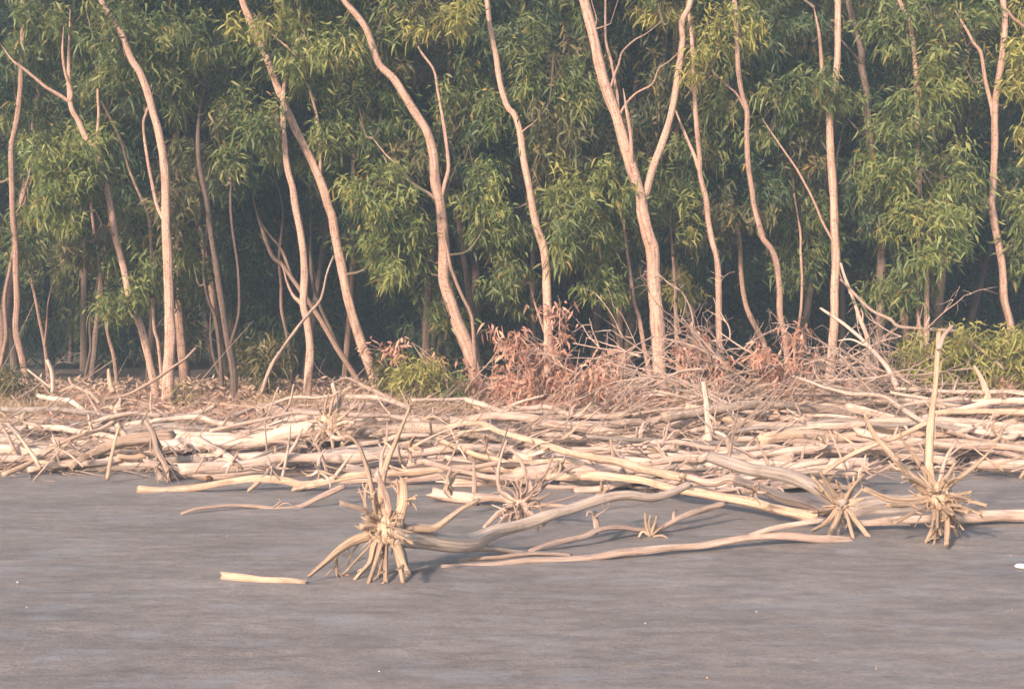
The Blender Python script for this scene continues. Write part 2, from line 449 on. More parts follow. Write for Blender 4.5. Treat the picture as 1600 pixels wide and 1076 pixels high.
tree('brown slim tree at the far left edge, its stem kinked in the middle', 12, 8,
     [(36, 567), (25, 513), (27, 469), (25, 424), (24, 379), (20, 335), (19, 297), (18, 268), (18, 226), (27, 184), (31, 149), (33, 113), (36, 40), (34, -60)], m='trunk_brown')
tree('thin stem rising at the left frame edge to meet the kinked slim tree', 9, 6,
     [(3, 561), (10, 522), (7, 469), (15, 424), (21, 388), (24, 350)], m='trunk_brown')
tree('leaning tree at left whose top forks into a bare left arm and upright arm', 15, 10,
     [(242, 605), (232, 558), (220, 510), (205, 475), (193, 418), (181, 373), (175, 335), (163, 280), (152, 235), (134, 214), (122, 187), (110, 161)],
     [(8, 4, [(108, 162), (90, 149), (71, 137), (54, 122), (36, 107), (20, 95)]), (8, 5, [(111, 161), (113, 143), (103, 116), (98, 80)]),
      (6, 4, [(153, 232), (155, 184), (153, 143)]), (4, 2, [(181, 373), (170, 358), (160, 350)])])
tree('pale two-stemmed tree at left with bulging foot beside lit litter bank', 20, 9,
     [(263, 632), (263, 582), (266, 528), (265, 486), (263, 439), (262, 394), (259, 350), (259, 297), (256, 253), (247, 202), (238, 172), (229, 140), (218, 112), (205, 92), (190, 53), (175, 30), (160, 5), (150, -40)],
     [(7, 4, [(258, 352), (250, 336), (244, 320), (238, 291), (230, 247), (224, 196), (229, 175)])])
tree('thin crooked stem close behind the pale two-stemmed tree', 8, 5,
     [(253, 590), (247, 534), (241, 510), (238, 439), (236, 380), (232, 338), (220, 309), (202, 265), (190, 223), (175, 190), (163, 166), (152, 143)],
     [(4, 2, [(241, 512), (250, 502), (256, 495)])], D=18.9)
tree('grey-brown tree with a thin parallel side stem, left of the long leaning trunk', 17, 10,
     [(366, 617), (364, 573), (354, 522), (345, 463), (336, 403), (329, 359), (324, 320), (310, 240)],
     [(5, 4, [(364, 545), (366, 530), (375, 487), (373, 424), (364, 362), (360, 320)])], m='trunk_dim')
tree('slender double stem just left of the grey-brown side-stemmed tree', 9, 5,
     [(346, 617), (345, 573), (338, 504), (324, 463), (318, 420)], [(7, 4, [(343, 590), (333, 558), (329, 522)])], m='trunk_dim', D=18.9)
tree('dim thin tree standing in the dark gap at left', 9, 6, [(183, 600), (178, 558), (167, 513), (159, 448), (153, 394), (146, 350), (140, 280)], m='trunk_brown', D=20)
tree('short dim leaning stem in the dark gap, lowest at left', 7, 5, [(133, 590), (139, 560), (142, 540), (141, 500)], m='trunk_dim', D=20.5)
tree('dull forked sapling left of the dark gap', 8, 5, [(74, 575), (70, 540), (64, 510), (54, 460), (50, 430)], [(5, 3, [(71, 540), (74, 500), (75, 475)])], m='trunk_brown', D=19.5)
tree('bent pale tree with a short bare prong on its left, at mid left', 16, 10,
     [(480, 617), (482, 580), (485, 543), (479, 498), (474, 475), (476, 424), (470, 365), (461, 320), (458, 297), (449, 262), (445, 229), (442, 190)],
     [(9, 4, [(474, 480), (466, 470), (459, 463), (449, 442)])])
tree('long smooth tree leaning left right across the upper left, with a side stem', 18, 11,
     [(583, 588), (567, 543), (549, 487), (537, 433), (526, 379), (519, 338), (512, 320), (504, 291), (489, 256), (468, 214), (454, 184), (436, 143), (421, 101), (406, 65), (390, 30), (375, -10), (365, -60)],
     [(7, 3, [(501, 283), (501, 247), (497, 193), (489, 158), (471, 101), (448, 74), (415, 45)])])
tree('dull half-fallen tree slanting left behind the bent pale tree', 12, 8,
     [(555, 588), (528, 546), (501, 500), (480, 468), (460, 440), (440, 413), (424, 397)], [(7, 3, [(456, 430), (440, 390), (415, 359)])], m='trunk_brown', D=19.2)
tree('dim leaning stem between the bent pale tree and the long smooth tree', 9, 7, [(552, 580), (530, 545), (515, 512), (501, 481), (492, 455), (486, 420)], m='trunk_dim', D=19.8)
tree('thin bowed brown stem left of the bent pale tree', 8, 5, [(456, 590), (449, 528), (440, 484), (439, 445), (436, 400)], m='trunk_brown', D=19.3)
tree('big sinuous tree at centre left curving out of the frame top', 28, 10,
     [(745, 595), (730, 540), (715, 504), (700, 460), (694, 433), (694, 394), (691, 350), (688, 320), (680, 285), (678, 247), (668, 208), (650, 178), (632, 149), (614, 122), (593, 101), (583, 74), (572, 45), (555, 21), (537, 0), (515, -40)],
     [(8, 4, [(690, 318), (697, 285), (702, 259), (697, 214), (691, 178), (685, 146), (678, 110), (659, 83)]),
      (7, 3, [(686, 318), (672, 304), (656, 294), (641, 283), (626, 262), (605, 244)])])
tree('thin stem hugging the right side of the big sinuous tree', 8, 6, [(743, 590), (739, 510), (733, 484), (721, 460), (709, 430), (702, 406)], m='trunk_brown', D=17.9)
tree('speckled tree at the picture centre behind the rusty dead leaves', 19, 9,
     [(855, 604), (857, 528), (855, 469), (854, 424), (849, 385), (840, 359), (833, 329), (826, 290), (818, 247), (812, 205), (803, 178), (793, 167), (781, 128), (775, 86), (769, 59), (764, 30), (758, -30)],
     [(4, 2, [(814, 212), (824, 200), (836, 190)]), (5, 3, [(846, 540), (843, 504), (836, 475)])])
tree('tallest pale tree right of centre splitting into a wide V with dead twigs', 26, 16,
     [(1033, 614), (1030, 558), (1027, 498), (1022, 448), (1020, 394), (1014, 374), (1005, 338), (1002, 310), (993, 283), (978, 232), (964, 184), (949, 143), (937, 104), (928, 59), (919, 24), (911, -5), (900, -60)],
     [(13, 8, [(1003, 322), (1010, 300), (1020, 262), (1038, 214), (1050, 172), (1060, 113), (1066, 65), (1066, 33), (1077, 10), (1085, -30)]),
      (7, 6, [(991, 262), (989, 247), (986, 214), (980, 177)]),
      (8, 4, [(972, 200), (967, 160), (965, 143), (956, 98), (947, 65), (946, 30), (946, -10)]),
      (5, 2, [(965, 143), (969, 115), (972, 98), (975, 80), (993, 62), (1008, 54)]),
      (5, 2, [(971, 182), (984, 158), (999, 143), (1020, 131), (1030, 107), (1047, 95)]),
      (3, 1.5, [(944, 55), (936, 30), (926, 8)]), (2.5, 1, [(947, 40), (958, 36), (956, 30)])])
tree('slim bowed stem touching the left of the tall V-shaped tree', 10, 7, [(1019, 608), (1013, 573), (1005, 534), (999, 498), (990, 469), (985, 430)], D=18.8)
tree('short straight stem just right of the tall V-shaped tree', 10, 8, [(1059, 600), (1059, 567), (1057, 528), (1056, 487), (1055, 440)], m='trunk_brown', D=19)
tree('dim thin stem slanting right of the short straight stem', 8, 6, [(1094, 580), (1091, 552), (1087, 528), (1075, 495), (1068, 460)], m='trunk_brown', D=19.4)
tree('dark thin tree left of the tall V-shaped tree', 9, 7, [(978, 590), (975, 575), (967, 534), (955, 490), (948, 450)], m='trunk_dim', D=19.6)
tree('smooth tree right of the V with a bare prong pointing up left', 15, 8,
     [(1128, 590), (1126, 558), (1123, 498), (1123, 454), (1121, 409), (1112, 374), (1106, 338), (1103, 309), (1094, 274), (1093, 244), (1088, 193), (1085, 143), (1083, 119), (1081, 60)],
     [(8, 4, [(1092, 268), (1086, 248), (1080, 232), (1065, 196)])])
tree('dim diagonal tree slanting down right between two smooth trees', 10, 7,
     [(1196, 545), (1190, 528), (1169, 487), (1161, 454), (1157, 415), (1155, 370), (1142, 312), (1130, 280), (1112, 244), (1100, 214)], [(4, 3, [(1135, 290), (1136, 250), (1137, 220)])], m='trunk_brown', D=19.8)
tree('wavy brown tree left of the straight speckled tree', 11, 8,
     [(1234, 590), (1230, 567), (1227, 528), (1219, 492), (1218, 454), (1213, 409), (1203, 385), (1193, 374), (1184, 344), (1178, 320), (1175, 297), (1169, 259), (1167, 214), (1167, 172), (1160, 149), (1154, 113), (1152, 77), (1150, 20)],
     [(5, 3, [(1167, 172), (1151, 146), (1136, 134)])], m='trunk_brown')
tree('very thin pale sapling between the wavy brown and speckled trees', 6, 4, [(1240, 575), (1243, 534), (1251, 487), (1253, 439), (1251, 394), (1250, 360)], D=19)
tree('straight speckled tree at right reaching the frame top, with a broken twin stub', 17, 11,
     [(1297, 575), (1303, 513), (1304, 454), (1306, 409), (1304, 350), (1303, 320), (1300, 268), (1297, 223), (1297, 178), (1304, 140), (1307, 110), (1309, 83), (1309, 30), (1309, 0), (1307, -60)],
     [(9, 5, [(1297, 185), (1292, 161), (1286, 119), (1282, 74), (1279, 48)]),
      (5, 3, [(1301, 385), (1298, 377), (1283, 347), (1274, 323), (1262, 297), (1245, 265), (1233, 247), (1212, 217)])])
tree('dull bent tree with thick foot just right of the straight speckled tree', 20, 10,
     [(1363, 610), (1365, 588), (1370, 543), (1375, 510), (1376, 439), (1378, 365), (1370, 297), (1362, 238), (1356, 193), (1355, 149), (1346, 104), (1346, 80), (1334, 39), (1325, 0), (1316, -50)],
     [(5, 3, [(1346, 104), (1340, 92), (1316, 65)]), (6, 4, [(1360, 228), (1355, 217), (1331, 193)])], m='trunk_dim', D=19.2)
tree('leafy twin-stemmed tree at right, its stems running close together', 11, 7,
     [(1445, 608), (1446, 580), (1447, 558), (1448, 498), (1447, 439), (1446, 380), (1438, 320), (1435, 268), (1433, 238), (1433, 143), (1430, 104), (1426, 65), (1420, 30), (1405, 0), (1395, -50)],
     [(8, 6, [(1445, 570), (1438, 528), (1433, 469), (1435, 380)])])
tree('sinuous pale tree near the right edge with a bare left prong', 16, 12,
     [(1585, 560), (1578, 504), (1569, 469), (1567, 424), (1557, 365), (1549, 320), (1551, 297), (1554, 238), (1554, 193), (1557, 143), (1567, 83), (1570, 30), (1567, 0), (1563, -60)],
     [(8, 4, [(1551, 195), (1548, 170), (1539, 128), (1532, 83), (1521, 68), (1511, 48)]), (6, 4, [(1571, 12), (1585, 30), (1602, 44), (1630, 80)])], D=18.4)

# foliage of the front trees: clumps by place and size, each hung on the nearest stem
# bark stays bare in front of leaves except where a clump hangs before it
HIDE = [(150, 235, 190, 340), (800, 262, 852, 332), (1268, 98, 1325, 178), (1395, 0, 1470, 90), (1395, 165, 1470, 235), (1395, 275, 1470, 500), (160, 98, 243, 178), (395, 112, 440, 152), (470, 222, 500, 256), (1010, 386, 1042, 425),
        (193, 430, 235, 500), (60, -80, 215, 60), (230, 385, 258, 505), (30, -80, 60, 115)]
BARK = None
def bare(p, pad=24):
    global BARK
    if BARK is None:
        B = np.vstack([np.vstack((A[::2], A[-1:])) for tr in TREES if tr['D'] < 19.05 for A in tr['limbs']])
        q = np.stack((CX + B[:, 0] / B[:, 1] * F, HZ + (CAMH - B[:, 2]) / B[:, 1] * F, B[:, 1]), 1)
        ok = np.ones(len(q), bool)
        for (a, b, c, d) in HIDE: ok &= ~((q[:, 0] > a) & (q[:, 0] < c) & (q[:, 1] > b) & (q[:, 1] < d))
        BARK = q[ok]
    x, y = ppx(p), ppy(p)
    if y < 330 and RS.rand() < .28: return p
    k = np.where((np.abs(BARK[:, 0] - x) < pad) & (np.abs(BARK[:, 1] - 8 - y) < pad + 4))[0]
    if len(k):
        dmax = BARK[k, 2].max()
        if p[1] < dmax + .3: p = p * ((dmax + .3 + .5 * RS.rand()) / p[1]) + (0, 0, CAMH * (1 - (dmax + .3) / p[1]))
    return p
def clump(cx, cy, rx, ry, pal='green', dens=1.0, dz=0.0, lean=0.0, leaf=1.0):
    c2 = np.array((cx, cy), float)
    best, bd = None, 1e9
    for tr in TREES:
        if tr['D'] > 19.05: continue
        A = tr['pts']; q = np.stack((CX + A[:, 0] / A[:, 1] * F, HZ + (CAMH - A[:, 2]) / A[:, 1] * F), 1)
        d = np.hypot(q[:, 0] - cx, (q[:, 1] - cy - ry * .4) * .8); i = d.argmin()
        if d[i] < bd: best, bd, bi = tr, d[i], i
    D = best['D'] + dz
    n = max(3, int(rx * ry * 3.14 / 2250 * 2.9 * dens))
    C = at(cx, cy, D); sx, sz = rx * D / F, ry * D / F
    start = best['pts'][bi]
    tw = Geo(); best['tw'].append(tw)
    tw.tube(np.array((start, start * .5 + C * .5 + (0, 0, -.12), C + (0, 0, sz * .3))), np.array((.022, .015, .007)), 5, .12, .05, 0)
    for i in range(n):
        v = RS.randn(3); v /= np.linalg.norm(v); v *= RS.rand() ** .4
        p = bare(C + v * (sx, min(sx, .75), sz))
        ax = v * (1, 1, .5) + (0, -.1, .25)
        if RS.rand() < .5:
            tw.tube(np.array((C + (0, 0, sz * .3), (C + p) / 2 + (0, 0, .05), p + (0, 0, .03))), np.array((.007, .006, .003)), 4, .2, 0, 0)
        best['lv'].tuft(p, ax, int(RS.randint(80, 118)), .140 * leaf, .033 * leaf, .17, pal, lean + RS.normal(0, .13))
    best['used'] = True
CL = [  # cx, cy, rx, ry, colour, density, depth offset
    (95, 300, 62, 95, 'bright', 1.2, -.4), (130, 250, 40, 60, 'bright', 1, -.3), (60, 50, 80, 55, 'green', 1, .2), (20, 130, 40, 60, 'deep', .8, .4),
    (190, 70, 95, 60, 'green', 1, 0), (180, 140, 60, 40, 'green', 1, .1), (225, 440, 70, 45, 'green', 1.15, -.5), (195, 480, 40, 22, 'bright', 1, -.5), (300, 420, 36, 70, 'bright', 1, .1), (240, 360, 50, 40, 'green', 1, .3),
    (130, 380, 40, 40, 'olive', .9, .2), (300, 95, 95, 90, 'green', 1, .4), (340, 230, 70, 80, 'olive', .9, .6), (420, 50, 62, 46, 'yellow', .9, -.3), (490, 100, 80, 60, 'bright', 1.1, -.2),
    (515, 240, 40, 50, 'bright', 1, .1), (430, 190, 30, 40, 'green', 1, -.2), (590, 300, 62, 60, 'bright', 1.1, -.4), (610, 380, 60, 62, 'bright', 1.2, -.3), (560, 180, 50, 50, 'green', .9, .5),
    (690, 25, 72, 28, 'yellow', 1.1, -.6), (600, 30, 50, 40, 'green', 1, .2), (690, 480, 36, 40, 'bright', 1.2, -.2), (660, 410, 30, 40, 'green', .9, .2), (735, 170, 60, 80, 'green', .9, .5), (765, 310, 46, 52, 'bright', 1, -.1),
    (790, 420, 50, 60, 'green', .9, .4), (865, 110, 70, 90, 'green', .9, .5), (860, 210, 60, 60, 'olive', .9, .3), (940, 300, 110, 55, 'bright', 1.2, -.4), (940, 375, 72, 46, 'bright', 1.2, -.5), (955, 445, 46, 30, 'bright', 1.2, -.6),
    (880, 350, 50, 46, 'green', 1.1, -.3), (1058, 370, 34, 62, 'bright', 1.1, -.3), (1060, 450, 34, 40, 'yellow', 1, -.4), (1060, 300, 30, 50, 'green', 1, .2), (1050, 20, 45, 25, 'yellow', 1, -.3), (1125, 60, 62, 50, 'yellow', 1, -.3),
    (1100, 110, 46, 30, 'yellow', .9, -.2), (1200, 40, 70, 36, 'deep', .9, .5), (1215, 170, 70, 60, 'green', 1, .4), (1240, 270, 56, 70, 'olive', 1, .3), (1180, 300, 40, 60, 'deep', .9, .5), (1290, 125, 42, 26, 'green', 1.2, -.5),
    (1340, 260, 36, 60, 'deep', .9, .3), (1420, 50, 62, 46, 'green', 1, 0), (1440, 120, 60, 50, 'bright', 1, -.2), (1420, 200, 62, 46, 'green', 1.1, -.2), (1440, 280, 80, 60, 'bright', 1.2, -.4), (1450, 365, 72, 50, 'bright', 1.2, -.4),
    (1430, 440, 66, 40, 'green', 1.1, -.2), (1500, 300, 36, 70, 'green', 1, -.1), (1370, 320, 30, 50, 'deep', .9, .3), (1600, 130, 34, 100, 'yellow', 1.1, -.3), (1600, 350, 28, 90, 'bright', 1, -.1), (1500, 30, 55, 40, 'bright', .9, .2),
    (1260, 420, 40, 70, 'green', .9, .5), (1620, 30, 50, 50, 'yellow', 1, 0), (400, 545, 36, 36, 'olive', .7, .3),
]
for c in CL: clump(*c)
for i in range(46):                          # thinner sprays between the main clumps
    clump(RS.uniform(-40, 1640), RS.uniform(10, 400), RS.uniform(36, 66), RS.uniform(30, 56), ('green', 'deep', 'olive', 'green')[RS.randint(4)], .8, RS.uniform(.3, .9))
for i in range(60):                          # the tops of the same trees, above the frame
    clump(RS.uniform(-60, 1660), RS.uniform(-330, -30), RS.uniform(60, 110), RS.uniform(45, 80), 'green', .6, RS.uniform(.2, 1.2))
for tr in TREES:
    if tr['used']:
        for q in tr['tw']: q.build('leafy_branch', M['twig_green'], tr['root'])
        tr['lv'].build('crown', M['leaf'], tr['root'])

# ------------------------------------------------------------------ trees deeper in the wood
FRONT_REF = [(25, 'the kinked slim tree'), (152, 'the leaning bare-armed tree'), (262, 'the pale two-stemmed tree'), (350, 'the grey-brown side-stemmed tree'),
             (478, 'the bent pale tree'), (560, 'the long smooth leaning tree'), (700, 'the big sinuous tree'), (850, 'the speckled central tree'), (1025, 'the tall V-shaped tree'),
             (1120, 'the smooth pronged tree'), (1220, 'the wavy brown tree'), (1302, 'the straight speckled tree'), (1370, 'the dull thick-footed tree'), (1445, 'the leafy twin-stemmed tree'), (1565, 'the sinuous right-edge tree')]
LAB = {}
def uniq(label):
    LAB[label] = LAB.get(label, 0) + 1
    return label
def deep_tree(x, y, h, row, leafscale, ntuft, pal, low, lbl):
    base = np.array((x, y, float(T(y)) - .03))
    root = empty('tree', base, lbl, 'tree', 'trees deeper in the wood')
    k = np.linspace(0, 1, 7)
    sw = RS.normal(0, .10, (2,)); ph = RS.rand(2) * 6
    P = np.stack((x + sw[0] * k * h * .9 + .16 * np.sin(k * 5 + ph[0]) * k ** .5, y + sw[1] * k * h * .5 + .1 * np.sin(k * 4 + ph[1]) * k, base[2] + k * h), 1)
    r0 = RS.uniform(.05, .10)
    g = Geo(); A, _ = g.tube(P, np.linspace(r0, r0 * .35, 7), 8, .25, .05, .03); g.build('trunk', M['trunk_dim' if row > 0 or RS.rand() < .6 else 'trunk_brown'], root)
    lv, tw = Leaves(), Geo()
    nc = 10
    for c in range(nc):
        z = low + (h - low) * (c + RS.rand()) / nc
        t = min(1, z / h); i = int(t * (len(A) - 1))
        a = RS.rand() * 6.28; rad = RS.uniform(.5, 1.25)
        C = A[i] + np.array((math.cos(a) * rad, math.sin(a) * rad, .15))
        s = RS.uniform(.5, .95)
        tw.tube(np.array((A[max(0, i - 4)], A[i] * .5 + C * .5, C)), np.array((.02, .014, .006)), 4, .2, 0, 0)
        ln = RS.normal(0, .12)
        for q in range(max(2, int(ntuft / nc))):
            v = RS.randn(3); v /= np.linalg.norm(v); v *= RS.rand() ** .45
            lv.tuft(C + v * (s, s, s * .7), v * (1, 1, .5) + (0, 0, .2), RS.randint(52, 72), .162 * leafscale, .037 * leafscale, .2 * leafscale, pal, ln + RS.normal(0, .1))
    tw.build('twigs', M['twig_green'], root); lv.build('crown', M['leaf'], root)
HUE = {'green': 'green', 'deep': 'dark green', 'olive': 'olive brown'}
spots = []
for row, (y0, y1, n, ls, nt_, h0, h1, low) in enumerate(((20.2, 22.6, 22, 1.0, 170, 7.5, 9.5, 1.9), (23.2, 27.0, 26, 1.2, 190, 9, 11.5, 1.1), (28.0, 35.0, 34, 1.6, 150, 11, 15, .7))):
    for i in range(n):
        y = RS.uniform(y0, y1)
        x = (-1 + 2 * (i + RS.uniform(.1, .9)) / n) * (y * .43 + 2.2)
        spots.append((row, x, y, ls, nt_, RS.uniform(h0, h1), low + RS.uniform(-.3, .9)))
for (row, x, y, ls, nt_, h, low) in spots:
    px = CX + x / y * F
    pal = ('green', 'deep', 'olive', 'deep')[RS.randint(4)] if row < 2 else ('deep', 'green')[RS.randint(2)]
    ref = min(FRONT_REF, key=lambda r: abs(r[0] - px))
    side = 'behind' if abs(ref[0] - px) < 18 else ('left of' if px < ref[0] else 'right of')
    lbl = '%s %s tree %s, %s %s' % (('slim', 'tall slim', 'far tall')[row], HUE[pal],
           ('just inside the wood', 'in the shaded wood', 'far back')[row], side, ref[1])
    if px < -30 or px > 1630:
        lbl = '%s %s tree %s, beyond the %s frame edge' % (('slim', 'tall slim', 'far tall')[row], HUE[pal], ('just inside the wood', 'in the shaded wood', 'far back')[row], 'left' if px < 0 else 'right')
    deep_tree(x, y, h, row, ls, nt_, pal, low, uniq(lbl))
for i in range(22):
    y = RS.uniform(21.2, 26.5); x = (-1 + 2 * (i + RS.rand()) / 22) * (y * .43 + .5); px = CX + x / y * F
    ref = min(FRONT_REF, key=lambda r: abs(r[0] - px)); far = y > 22.5
    b = np.array((x, y, float(T(y)))); hh = RS.uniform(.7, 2.0); rx = RS.uniform(.5, .95)
    pal = ('deep', 'olive', 'deep')[RS.randint(3)]  # darker leaf colours put the wood's shade into the bushes
    o = empty('shrub', b, uniq('%s %s %s bush inside the wood, %s %s' % ('tall' if hh > 1.3 else 'low', {'deep': 'dark green', 'olive': 'olive', 'green': 'green'}[pal], 'shaded' if far else 'straggly', 'left of' if px < ref[0] else 'right of', ref[1])), 'shrub', 'bushes inside the wood')
    g, lv = Geo(), Leaves()
    for q in range(int(12 + 12 * hh)):
        a = RS.rand() * 6.28; k = RS.rand() ** .6
        p = b + np.array((math.cos(a) * rx * k, math.sin(a) * .5 * k, hh * (.12 + .88 * RS.rand())))
        g.tube(np.array((b + (math.cos(a) * .06, math.sin(a) * .05, -.02), b * .5 + p * .5 + (0, 0, .08), p)), np.array((.009, .006, .003)), 4, .2, 0, 0)
        lv.tuft(p, unit(p - b) + (0, 0, .2), RS.randint(24, 36), .19, .040, .2, pal, RS.normal(0, .12))
    g.build('stems', M['twig_green'], o); lv.build('foliage', M['leaf'], o)
# the far wood that reads as one mass
def far_wood():
    lv = Leaves(); n = 5200
    for i in range(n):
        y = RS.uniform(36.5, 46); x = RS.uniform(-1, 1) * (y * .45 + 4); z = .7 + 18 * RS.rand() ** 1.1
        lv.tuft(np.array((x, y, z)), RS.randn(3) + (0, 0, .3), 18, .75, .22, .55, 'deep', RS.normal(0, .15))
    o = lv.build('far_wood', M['leaf'])
    tag(o, 'dim mass of dark foliage closing the far wood', 'woodland', kind='stuff')
far_wood()

# ------------------------------------------------------------------ driftwood
def log_path(w0, w1, pts, D=None, h=.14, keep=.55):
    """photo trace -> 3-D centreline. D: distance at the ends; else read off the heap's surface"""
    n = len(pts)
    if D is None:
        a = surf_depth(pts[0][1] + w0 * .4, h); b = surf_depth(pts[-1][1] + w1 * .4, h)
        m_ = (a + b) / 2 * .965; a = m_ + (a - m_) * keep; b = m_ + (b - m_) * keep
    elif isinstance(D, (tuple, list)): a, b = D
    else: a = b = D
    seg = np.concatenate(([0], np.cumsum([math.dist(pts[i], pts[i + 1]) for i in range(n - 1)])))
    k = seg / seg[-1]
    for _ in range(60):
        d = a + (b - a) * k
        P = np.array([at(x, y, q) for (x, y), q in zip(pts, d)])
        R = (w0 + (w1 - w0) * k) * .5 * d / F
        if np.min(P[:, 2] - R * .75 - T(P[:, 1])) > -.012 or D is not None: break
        a *= .99; b *= .99
    return P, R
HEAP = 'driftwood logs in the heap'
def log(label, m, w0, w1, pts, D=None, h=.14, branches=(), sides=10, keep=.55, name='driftwood_log', cat='driftwood', group=HEAP, jit=.004, wob=.07):
    P, R = log_path(w0, w1, pts, D, h, keep)
    g = Geo(); A, AR = g.tube(P, R, sides, .035, wob + .03, .09, jit=jit + .004)
    o = g.build(name, M[m])
    org = np.array(o.location)
    for q in range(RS.randint(1, 4) if w0 + w1 > 11 and len(A) > 14 and group == HEAP else 0):      # snapped-off side shoots
        j = RS.randint(3, len(A) - 3); e = unit(unit(A[j + 2] - A[j]) * RS.choice((-.7, .7)) + RS.randn(3) * .5 + (0, -.3, .25)) * RS.uniform(.05, .28)
        gb = Geo(); r0 = AR[j] * RS.uniform(.25, .5); gb.tube(np.array((A[j], A[j] + e * .5 + RS.randn(3) * .012, A[j] + e)), np.array((r0 * 1.3, r0, r0 * .7)), 7, .03, .12, .1)
        c = gb.build('branch', M[m], None, org); c.parent = o; c.location = (0, 0, 0)
    tag(o, uniq(label), cat, group)
    for (b0, b1, bp, *dd) in branches:
        a0 = at(bp[0][0], bp[0][1], 1.0); a0 /= 1.0
        q = np.stack((CX + A[:, 0] / A[:, 1] * F, HZ + (CAMH - A[:, 2]) / A[:, 1] * F), 1)
        i = np.hypot(q[:, 0] - bp[0][0], q[:, 1] - bp[0][1]).argmin()
        Db = A[i][1]; De = Db + (dd[0] if dd else RS.uniform(-.2, .1))
        B = px_path(bp, Db, De)
        gb = Geo(); gb.tube(B, np.linspace(b0, b1, len(B)) * .5 * Db / F, 7, .045, .08, .05)
        c = gb.build('branch', M[m], None, org); c.parent = o; c.location = (0, 0, 0)
    return o

# --- uprooted trees with root plates
def root_wad(label, core, coreR, D, roots, trunk=None, limbs=(), m='root', fine=30, finelen=.16, name='uprooted_stump', seed=1, squash=.6):
    rs = np.random.RandomState(seed)
    c = at(core[0], core[1], D)
    base = c.copy(); base[2] = float(T(D))
    r = empty(name, base, label, 'driftwood', 'uprooted stumps with root plates')
    # core knuckle: lumpy squashed ball
    nu, nv = 22, 14; V = []
    R = coreR * D / F
    for i in range(nv + 1):
        for j in range(nu):
            a = math.pi * i / nv; b = 2 * math.pi * j / nu
            d = np.array((math.sin(a) * math.cos(b), squash * math.sin(a) * math.sin(b), math.cos(a)))
            k = 1 + .38 * mnoise.noise(Vector(d * 2.3) + Vector((seed, 0, 0))) + .22 * mnoise.noise(Vector(d * 6) + Vector((0, seed, 0)))
            V.append(c + d * R * k)
    I = []
    for i in range(nv):
        for j in range(nu):
            I += [i * nu + j, i * nu + (j + 1) % nu, (i + 1) * nu + (j + 1) % nu, (i + 1) * nu + j]
    U = [(j / nu * 2, i / nv * .4) for i in range(nv + 1) for j in range(nu)]
    mesh_obj('root_crown', np.array(V), (np.array(I), np.full(len(I) // 4, 4)), M[m], r, None, np.array(U))
    for (w0, w1, pts, *o) in roots:
        dd = o[0] if o else rs.uniform(-.25, .05); mm = o[1] if len(o) > 1 else m
        P = px_path(pts, D, D + dd)
        P[:, 2] = np.maximum(P[:, 2], T(P[:, 1]) - .02)
        g = Geo(); A, AR = g.tube(P, np.linspace(w0 * .95, w1 * .8, len(P)) * .5 * D / F * rs.uniform(.85, 1.1), 10, .022, .17, .15, jit=.007)
        for q in range(rs.randint(1, 4)):
            j = rs.randint(len(A) // 4, len(A)); l = rs.uniform(.03, .12)
            e = unit(unit(A[-1] - A[0]) * .9 + rs.randn(3) * .6 - (0, 0, .15)) * l
            pp = np.array((A[j], A[j] + e * .5 + rs.randn(3) * .012, A[j] + e)); pp[:, 2] = np.maximum(pp[:, 2], T(pp[:, 1]))
            r0 = min(AR[j] * .7, rs.uniform(.003, .010)); g.tube(pp, np.array((r0, r0 * .8, r0 * .35)), 5, .03, .1, 0)
        g.build('root', M[mm], r)
    for (w0, w1, pts, dd, mm) in limbs:
        P = px_path(pts, D + (dd[0] if isinstance(dd, tuple) else .03), D + (dd[1] if isinstance(dd, tuple) else dd)); P[:, 2] = np.maximum(P[:, 2], T(P[:, 1]) + .01)
        g = Geo(); g.tube(P, np.linspace(w0, w1, len(P)) * .5 * D / F, 14, .04, .06, .04, jit=.004)
        g.build('limb', M[mm], r)
    if trunk:
        w0, w1, pts, dd, mm = trunk
        P = px_path(pts, D, D + dd)
        k = np.linspace(0, 1, len(P))
        g = Geo(); g.tube(P, (np.array(w0) if isinstance(w0, list) else w0 + (w1 - w0) * k) * .5 * (D + dd * k) / F, 16, .04, .05, .03, jit=.004)
        g.build('trunk', M[mm], r)
    if fine:      # a fur of torn root hairs round the knuckle, one mesh
        g = Geo()
        for i in range(fine):
            d = rs.randn(3); d[1] = -abs(d[1]) * .8; d /= np.linalg.norm(d)
            p = c + d * R * .8 * (1, squash, 1); l = finelen * rs.uniform(.4, 1.2)
            e = p + d * l + rs.randn(3) * l * .25
            md = p + d * l * .5 + rs.randn(3) * l * .12
            e[2] = max(e[2], float(T(e[1])))
            g.tube(np.array((p, md, e)), np.array((.008, .006, .002)) * rs.uniform(.7, 1.7), 5, .05, .1, 0)
        g.build('root_hairs', M[m], r)
    return r

